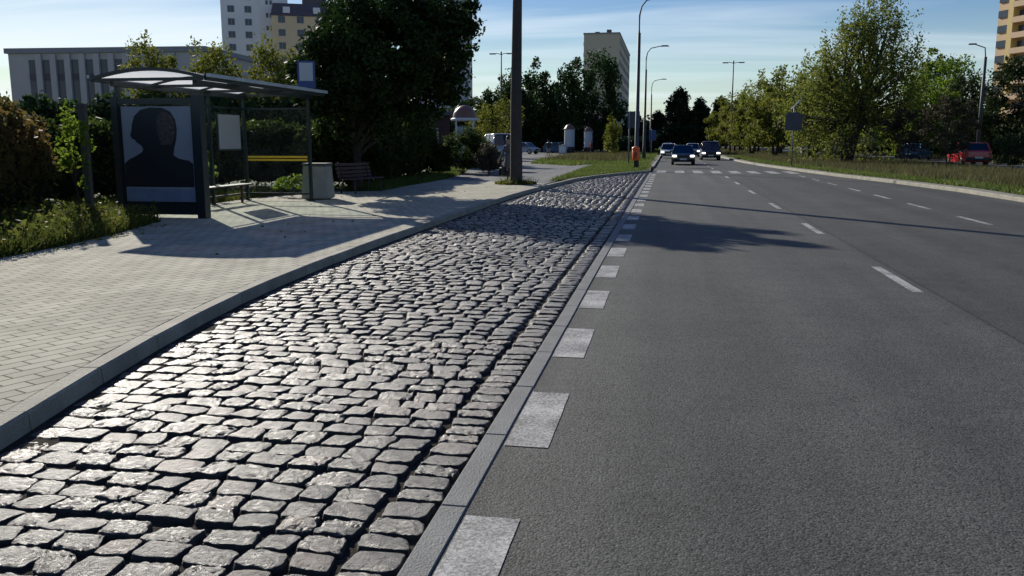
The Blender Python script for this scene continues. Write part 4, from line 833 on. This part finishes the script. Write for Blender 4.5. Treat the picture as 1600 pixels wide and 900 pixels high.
for i, (x, y, a, pt, st, lb) in enumerate([(-14.1, 73, 25, 'paint_silver', 'van', 'silver van parked left of the utility pole'), (-18.5, 113, 65, 'paint_silver', 'hatch', 'silver blue hatchback parked right of the utility pole'), (-22.5, 118, 62, 'paint_teal', 'sedan', 'grey blue car parked beside the silver blue hatchback'), (-15.6, 124, 68, 'paint_blue', 'hatch', 'dark blue car parked behind the walker in green'), (-26, 112, 65, 'paint_white', 'sedan', 'white car parked at the far left of the car park')]):
    pc = car('parked_car', lb, (x, y, .11), R(a), pt, st, False, Gp)
    if i == 0: pc.scale = (1.08, 1.08, 1.30)
for (x, y, pt, lb) in ((16.7, 112, 'paint_white', 'white car left of two beyond the median trees'), (18.9, 108, 'paint_silver', 'silver car just right of the white one beyond the median trees'), (20.4, 128, 'paint_white', 'white car farthest up the opposite carriageway')):
    car('parked_car', lb, (x, y, .11), R(176), pt, 'hatch', False, 'cars beyond the median trees')

# ---------------------------------------------------------------- people
def person(name, label, loc, rz, J, mats, skirt=None, hair=True, bag=None):
    """one skinned body from joints; materials by body zone"""
    t = empty(name, loc, rz, label, 'person'); me = bpy.data.meshes.new('body'); keys = list(J['v'].keys()); idx = {k: i for i, k in enumerate(keys)}
    me.from_pydata([J['v'][k][0] for k in keys], [(idx[a], idx[c]) for a, c in J['e']], []); o = bpy.data.objects.new('body', me); COL.objects.link(o)
    m = o.modifiers.new('s', 'SKIN'); m.use_smooth_shade = True; sv = me.skin_vertices[0].data
    for k in keys: r_ = J['v'][k][1]; sv[idx[k]].radius = (r_, r_) if not isinstance(r_, tuple) else r_
    sv[idx['pelvis']].use_root = True
    sb = o.modifiers.new('u', 'SUBSURF'); sb.levels = 2; sb.render_levels = 2
    bpy.context.view_layer.update(); dg = bpy.context.evaluated_depsgraph_get(); nm = bpy.data.meshes.new_from_object(o.evaluated_get(dg)); o.modifiers.clear(); o.data = nm; nm.name = 'body'
    bm = bmesh.new(); bm.from_mesh(nm)
    # fingers and thumb, rooted in each palm
    for s in ('l', 'r'):
        w_ = Vector(J['v']['hand_' + s][0]); e = Vector(J['v']['wrist_' + s][0]); d = (w_ - e).normalized(); side = Vector((0, 1, 0)).cross(d).normalized(); sy = d.cross(side)
        for f in range(5):
            L_ = (.062, .075, .080, .074, .058)[f]; base = w_ + sy * ((f - 2) * .019) + d * (.02 if f else -.02); dirn = d if f else (d * .6 + sy * -.8).normalized(); tip = base + dirn * L_ * .6 + side * .006; tip2 = tip + (dirn * .7 + side * .7).normalized() * L_ * .4; prev = None
            for q, (pt, rr) in enumerate(((base, .010), (tip, .0085), (tip2, .006))):
                ring = []
                u_ = dirn.cross(Vector((.3, .9, .1))).normalized(); v_ = dirn.cross(u_)
                for a in range(6): ring.append(bm.verts.new(pt + (u_ * math.cos(a * PI / 3) + v_ * math.sin(a * PI / 3)) * rr))
                if prev:
                    for a in range(6): bm.faces.new((prev[a], prev[(a + 1) % 6], ring[(a + 1) % 6], ring[a]))
                prev = ring
            bm.faces.new(prev)
    # nose and ears on the head
    hd = Vector(J['v']['head'][0]); hr = J['v']['head'][1]; hr = hr[0] if isinstance(hr, tuple) else hr
    for (off_, sc_) in ((Vector((0, -hr * 1.12, -.01)), (.016, .026, .026)), (Vector((hr * .98, 0, 0)), (.014, .022, .034)), (Vector((-hr * .98, 0, 0)), (.014, .022, .034))):
        bmesh.ops.create_uvsphere(bm, u_segments=8, v_segments=6, radius=1, matrix=Matrix.Translation(hd + off_) @ Matrix.Diagonal((*sc_, 1)))
    zn = J['z']  # (shoe top, trouser top, neck)
    for k in ('skin', mats[0], mats[1], 'shoe'): nm.materials.append(MATS[k]) 
    for f in bm.faces:
        c = f.calc_center_median(); f.smooth = True; hnd = any((c - Vector(J['v']['hand_' + s][0])).length < .10 for s in ('l', 'r'))
        f.material_index = 0 if (c.z > zn[2] or hnd) else (3 if c.z < zn[0] else (2 if c.z < zn[1] else 1))
    bm.to_mesh(nm); bm.free(); o.parent = t
    if hair:
        b = MB(); b.lathe((hd.x, hd.y + .022, hd.z + .03), [(hr * 1.02, -.05), (hr * 1.13, .0), (hr * 1.02, .07), (hr * .7, .115), (0, .135)], 14); b.build('hair', 'hair', t)
    for s in (-1, 1): b = MB(); b.lathe((hd.x + s * .032, hd.y - hr * 1.0, hd.z + .012), [(0, -.009), (.011, 0), (0, .009)], 8); b.build('eye', 'hair', t)
    if skirt:
        b = MB(); b.lathe((0, 0, 0), skirt, 18); b.build('coat', mats[0], t)
    return t
def joints(stride=.16, bend=0.0, arms=.12, lift=0):
    v = dict(pelvis=((0, 0, .95), (.135, .105)), belly=((0, -.01, 1.10), (.125, .095)), chest=((0, -.01 - bend * .4, 1.30), (.155, .105)), neck=((0, -.02 - bend, 1.47), (.055, .055)), head0=((0, -.03 - bend, 1.56), (.070, .080)), head=((0, -.035 - bend, 1.63), (.078, .092)), crown=((0, -.03 - bend, 1.70), (.055, .065)))
    e = [('pelvis', 'belly'), ('belly', 'chest'), ('chest', 'neck'), ('neck', 'head0'), ('head0', 'head'), ('head', 'crown')]
    for s, q in (('l', 1), ('r', -1)):
        st = stride * q
        v['hip_' + s] = ((q * .095, 0, .88), .095); v['knee_' + s] = ((q * .10, -st * .55 - .02, .50), .062); v['ankle_' + s] = ((q * .10, -st, .10 if q > 0 else .12), .042); v['toe_' + s] = ((q * .11, -st - .15, .045), .036)
        v['sh_' + s] = ((q * .19, -.02 - bend * .6, 1.40), .062); v['elbow_' + s] = ((q * (.23 + arms * .3), st * .4 - .01, 1.13), .045); v['wrist_' + s] = ((q * (.24 + arms * .3), st * .9 - .09, .90), .030); v['hand_' + s] = ((q * (.24 + arms * .3), st * .95 - .11, .82), (.036, .022))
        e += [('pelvis', 'hip_' + s), ('hip_' + s, 'knee_' + s), ('knee_' + s, 'ankle_' + s), ('ankle_' + s, 'toe_' + s), ('chest', 'sh_' + s), ('sh_' + s, 'elbow_' + s), ('elbow_' + s, 'wrist_' + s), ('wrist_' + s, 'hand_' + s)]
    return dict(v=v, e=e, z=(.09, .86, 1.475))
p1 = person('person', 'person in a long grey coat carrying a black bag, half hidden by the utility pole', (-6.08, 33.4, .106), R(-35), joints(.20, .05), ('jacket_grey', 'trouser_dark'), skirt=[(.165, 1.12), (.185, .95), (.205, .72), (.215, .52), (.19, .52)])
bg_ = empty('shopping_bag', (-6.30, 33.22, .50), R(-35), 'black bag hanging from the hand of the person by the pole', 'bag')
b = MB(); b.box((0, 0, .02), (.16, .34, .36), taper=.85, bev=.04); b.build('bag_body', 'bag_black', bg_); b = MB(); b.tube([(0, -.10, .18), (0, -.07, .36), (0, 0, .43), (0, .07, .36), (0, .10, .18)], .012, 6); b.build('handle', 'bag_black', bg_)
person('person', 'walker in a dark green jacket and pale trousers at the car park', (-13.1, 96, .1), R(20), joints(.22, .02), ('jacket_green', 'trouser_light'))
person('person', 'person in red top and dark trousers beside the right advertising column', (-10.3, 118, .1), R(-60), joints(.12, .0), ('jacket_red', 'trouser_dark'))

# ---------------------------------------------------------------- vegetation
# the low spreading linden whose shade crosses the bay
tree('linden_tree', 'large dark linden with drooping crown behind the bench', (-9.9, 26.9, .09), (1.38, -1.0, 3.95), (2.6, 2.5, 2.35), 210, 290, .125, 'leaf_linden', .17, 3.4, 'lean', .20, ragged=.35, limbs=60)
tree('linden_tree', 'tall dark linden far behind, closing the gap left of the big one', (-27.6, 75, .09), (.1, 0, 7.6), (3.6, 3.6, 7.0), 130, 170, .32, 'leaf_linden', .3, 9, 'round', .22, ragged=.3, limbs=30)
hedge('creeper_hedge', 'tall hedge of reddening creeper left of the poster', [(-9.3, 4.5), (-9.9, 8.0), (-11.3, 11.2), (-12.7, 14.2), (-13.9, 17.2)], 1.3, 1.95, 2.25, 24000, .085, 'leaf_creeper', lump=.35)
tree('creeper_shoots', 'yellow green creeper shoots climbing the grey post', (-11.45, 15.35, .09), (0, 0, 1.45), (.34, .22, .9), 20, 34, .08, 'leaf_lime', .02, 1.6, 'up', .28, cat='creeper')
hedge('back_hedge', 'mixed green and reddish hedge standing behind the bus shelter', [(-15.0, 17.4), (-15.3, 22), (-15.0, 26), (-13.0, 29.8)], 1.2, 1.85, 2.2, 14000, .11, 'leaf_hedge', lump=.3)
hedge('clipped_hedge', 'dark clipped hedge along the pavement behind the benches', [(-11.6, 28.2), (-10.9, 30.5), (-11.2, 36), (-11.7, 41)], 1.6, 2.3, 2.55, 24000, .105, 'leaf_hedge', lump=.35)
for i, (x, y, r_, h_, lb) in enumerate([(-10.3, 38.8, .62, 1.45, 'lowest rounded dark shrub at the end of the clipped hedge'), (-10.2, 43, 1.05, 2.35, 'tall rounded shrub just right of the clipped hedge, below the kiosk'), (-9.75, 45.6, .85, 1.9, 'rounded shrub nearest the dry bush')]):
    tree('round_shrub', lb, (x, y, .09), (0, 0, h_ * .50), (r_, r_, h_ * .5), 50, 190, .10, 'leaf_hedge', .03, h_ * .5, 'round', .36, 'rounded shrubs at the hedge end', 'shrub', .15, multi=3, limbs=12)
tree('dry_bush', 'round dry brown bush left of the utility pole', (-8.45, 41, .09), (0, 0, .68), (.62, .6, .66), 60, 150, .065, 'twig_dry', .02, .9, 'up', .36, None, 'bush', .3, multi=5, limbs=30)
tree('dark_shrub', 'dense dark shrub hiding the linden trunk behind the bench', (-10.2, 28.0, .09), (0, 0, .95), (1.15, .8, .95), 50, 170, .11, 'leaf_hedge', .04, 1.2, 'round', .3, None, 'shrub', .2, multi=3, limbs=14)
tree('dark_shrub', 'dense dark shrub under the left side of the big linden, behind the litter bin', (-11.5, 28.1, .09), (0, 0, 1.25), (1.2, .9, 1.25), 60, 170, .11, 'leaf_hedge', .04, 1.4, 'round', .3, None, 'shrub', .2, multi=3, limbs=14)
tree('glass_shrub', 'yellow green shrub behind the timetable pane of the shelter', (-13.2, 22.2, .09), (0, 0, .85), (.75, .6, .65), 30, 60, .10, 'leaf_lime', .02, 1.2, 'round', .34, None, 'shrub', .3, multi=3, limbs=14)
tree('low_bush', 'leafy green tuft seen through the end glass of the shelter', (-10.6, 23.4, .09), (0, 0, .3), (.5, .4, .3), 14, 60, .08, 'leaf_lime', .015, .3, 'round', .4, None, 'bush', .2, multi=3)
# slender yellowing young trees behind the shelter
for i, (x, y, h_, lb) in enumerate([(-27.6, 45, 6.3, 'leftmost of the yellowing young trees above the shelter roof'), (-25.6, 46, 6.7, 'second yellowing young tree from the left above the shelter roof'), (-24.0, 45, 6.1, 'third yellowing young tree from the left above the shelter roof'), (-22.1, 46, 6.4, 'fourth yellowing young tree from the left above the shelter roof'), (-20.4, 45, 6.0, 'yellowing young tree next to the blue stop sign'), (-29.4, 46, 6.6, 'yellowing young tree straight above the near arch of the shelter roof')]):
    tree('young_tree', lb, (x, y, .09), (0, 0, h_ * .62), (1.15, 1.1, h_ * .46), 80, 48, .16, 'leaf_yellow', .035, h_ * .9, 'up', .26, 'young trees behind the shelter', 'tree', .4, limbs=26)
hedge('rear_hedge', 'green hedge behind the young trees and the shelter glass', [(-33, 40), (-27, 42.5), (-18, 43)], 2.2, 3.6, 3.6, 9000, .2, 'leaf_mid', lump=.35)
tree('thicket', 'bushy dark green thicket at the far left edge', (-20.5, 22, .09), (0, 0, 1.6), (3.2, 2, 1.4), 40, 60, .14, 'leaf_mid', .05, 2, 'round', .3, None, 'bush', .3, multi=4)
# beyond the car park
tree('yellow_shrub', 'tall yellow green shrub left of the utility pole, behind the kiosk', (-17.0, 86, .09), (0, 0, 3.3), (2.9, 2.0, 2.2), 60, 60, .20, 'leaf_yellow', .06, 2.6, 'up', .25, None, 'shrub', .4, multi=4, limbs=30)
tree('young_tree', 'slim yellow green young tree in front of the rounded dark tree', (-5.1, 82, .09), (0, 0, 2.1), (.85, .85, 1.75), 34, 50, .16, 'leaf_yellow', .04, 3, 'up', .3, None, 'tree', .3)
G2 = 'broad dark trees beyond the car park'
A1 = tree('broadleaf_tree', 'broad dark tree straight behind the silver blue hatchback, right of the pole', (-22.0, 142, .1), (0, 0, 7.6), (5.2, 4.6, 6.4), 110, 85, .42, 'leaf_mid', .25, 8, 'up', .19, G2, ragged=.3, limbs=40)
copy_tree(A1, (-27.8, 146, .1), 1.9, (.9, .9, .84), 'broad dark tree just left of the utility pole', G2)
copy_tree(A1, (-34.5, 150, .1), 4.0, (1, 1, .72), 'lower broad dark tree behind the double armed car park lamp', G2)
copy_tree(A1, (-18.2, 150, .1), 2.7, (.8, .8, .92), 'dark tree filling the gap left of the tall oval tree', G2)
copy_tree(A1, (-42, 150, .1), 5.2, (1, 1, .62), 'low dark tree beside the blue grey tower', G2)
copy_tree(A1, (-24.5, 152, .1), .4, (1.1, 1, .80), 'dark tree behind the two nearer broad ones', G2)
A2 = tree('oval_tree', 'tall oval dark tree in front of the beige slab', (-11.7, 136, .1), (0, 0, 8.1), (5.1, 4.6, 6.9), 130, 85, .40, 'leaf_mid', .28, 9, 'up', .18, ragged=.28, limbs=45)
hedge('understorey', 'dark undergrowth below the broad trees at the back of the car park', [(-46, 147), (-30, 144), (-16, 141), (-5, 141)], 4, 3.4, 3.4, 7000, .45, 'leaf_dark', lump=.3)
hedge('kerb_hedge', 'low dark hedge beside the road beneath the left street lamps', [(-6.5, 108), (-3.6, 120), (-3.0, 150)], 2.2, 2.0, 2.4, 4000, .3, 'leaf_dark', lump=.35)
# dark mass closing the road
A3 = tree('dark_tree', 'very dark round tree closing the end of the road', (2.2, 212, 0), (0, 0, 7.0), (6.2, 5, 7.2), 120, 90, .55, 'leaf_dark', .35, 9, 'cone', .20, ragged=.2, limbs=10, group='dark trees closing the road')
copy_tree(A3, (-2.8, 232, 0), 1.0, (.8, .8, .68), 'dark tree left of the very dark round one', 'dark trees closing the road')
copy_tree(A3, (7.5, 224, 0), 2.2, (.9, .9, .88), 'dark tree right of the very dark round one', 'dark trees closing the road')
copy_tree(A3, (13.5, 240, 0), 3.3, (1, 1, .95), 'dark tree farthest right at the end of the road', 'dark trees closing the road')
copy_tree(A3, (-9.5, 236, 0), 4.3, (1, .9, .66), 'dark tree beyond the sign posts on the left', 'dark trees closing the road')
# median trees
tree('maple_tree', 'big windswept maple with many upright limbs on the median', (12.6, 66, .1), (.5, 0, 6.0), (5.6, 4.4, 5.6), 340, 72, .165, 'leaf_olive', .30, 9.5, 'swept', .115, ragged=.5, lean=(1.0, 0), multi=3, limbs=190)
G3 = 'olive trees in the row on the median'
B1 = tree('median_tree', 'olive median tree directly left of the big maple', (12.3, 80, .1), (0, 0, 4.3), (3.2, 3.0, 3.4), 90, 80, .22, 'leaf_olive', .2, 7, 'up', .20, G3, ragged=.4, multi=2, limbs=50)
B2 = tree('median_tree', 'broad yellowish median tree second left of the big maple', (10.6, 92, .1), (0, 0, 4.0), (3.2, 3.0, 3.1), 80, 80, .25, 'leaf_yellow', .2, 6.5, 'round', .22, G3, ragged=.35, multi=2, limbs=40)
for i, (src, x, y, a, s, lb) in enumerate([(B1, 12.6, 104, 1, 1.25, 'tall median tree third left of the big maple'), (B2, 10.0, 110, 2, .95, 'yellowish median tree in the middle of the row'), (B1, 11.7, 122, 3, 1.2, 'tall median tree in the middle of the row'), (B2, 9.6, 133, 4, 1.1, 'rounded yellowish median tree far up the row'), (B1, 11.5, 146, 5, 1.1, 'olive median tree near the far end of the row'), (B2, 10.0, 160, .5, 1.2, 'last yellowish tree of the median row, above the far cars'), (B1, 13.8, 172, 1.5, 1.4, 'farthest tall olive tree of the median row'), (B1, 17.2, 96, 2.5, 1.05, 'olive tree behind the left side of the big maple'), (B1, 18.4, 116, 4.4, 1.2, 'olive tree on the far side of the median, well up the road')]):
    copy_tree(src, (x, y, .1), a, (s, s, s), lb, G3)
tree('lime_tree', 'bright yellow green tree right of the big maple', (26.6, 92, .1), (-.6, 0, 5.3), (3.9, 3.5, 4.7), 110, 95, .24, 'leaf_lime', .25, 7, 'round', .22, ragged=.3, limbs=30)
tree('lime_tree', 'lower yellow green tree between the maple and the purple trees', (23.3, 96, .1), (0, 0, 3.3), (2.6, 2.5, 3.0), 60, 80, .24, 'leaf_lime', .2, 4.5, 'round', .26, ragged=.3, limbs=20)
tree('far_tree', 'thin topped dark tree rising behind the bright yellow green one', (29.4, 105, .1), (0, 0, 7.3), (3.2, 3, 4.2), 70, 60, .28, 'leaf_mid', .25, 9, 'up', .2, ragged=.4, limbs=40)
GD = 'dark evergreens at the right edge'
D1 = tree('evergreen_tree', 'dark evergreen right of the thick lamp post', (29.3, 80, .1), (0, 0, 4.9), (3.4, 3.2, 4.8), 120, 90, .22, 'leaf_conifer', .25, 7, 'round', .2, GD, ragged=.25, limbs=20)
copy_tree(D1, (30.2, 73.5, .1), 2, (1, 1, .95), 'dark evergreen nearest the right edge', GD); copy_tree(D1, (26.2, 84, .1), 4, (.8, .8, .80), 'smaller dark evergreen behind the lamp post and red car', GD); copy_tree(D1, (35, 84, .1), 5, (1.1, 1.1, 1.05), 'dark evergreen beyond the frame side of the row', GD)
tree('low_bush', 'drooping bush with brown tips right of the red car', (19.6, 55.2, .1), (0, 0, 1.05), (1.25, .9, 1.0), 30, 70, .12, 'leaf_conifer', .05, 1.2, 'round', .34, None, 'bush', .4, multi=3)
GP = 'small purple trees on the median'
tree('plum_tree', 'small purple leaved tree just left of the red car', (16.6, 56.5, .1), (0, 0, 2.45), (1.75, 1.5, 1.75), 60, 60, .13, 'leaf_purple', .07, 3, 'round', .25, GP, 'tree', .45, multi=2, limbs=45)
tree('plum_tree', 'small purple leaved tree in front of the dark teal car', (15.2, 60.5, .1), (0, 0, 2.3), (1.5, 1.4, 1.6), 50, 60, .13, 'leaf_purple', .06, 2.8, 'round', .25, GP, 'tree', .45, multi=2, limbs=40)
# woods closing every horizon
hedge('distant_woods', None, [(-210, 150), (-130, 215), (-60, 262), (-22, 330), (10, 340), (60, 260), (110, 215), (200, 140)], 14, 9, 9, 16000, 1.5, 'leaf_dark', lump=.5)
for o in bpy.data.objects:
    if o.name.startswith('distant_woods'):
        o['kind'] = 'stuff'
hedge('roadside_thicket', 'dark thicket between the far carriageway and the right edge trees', [(24, 140), (28, 110), (33, 96), (42, 80)], 4, 3.6, 3.2, 7000, .35, 'leaf_mid', lump=.4)
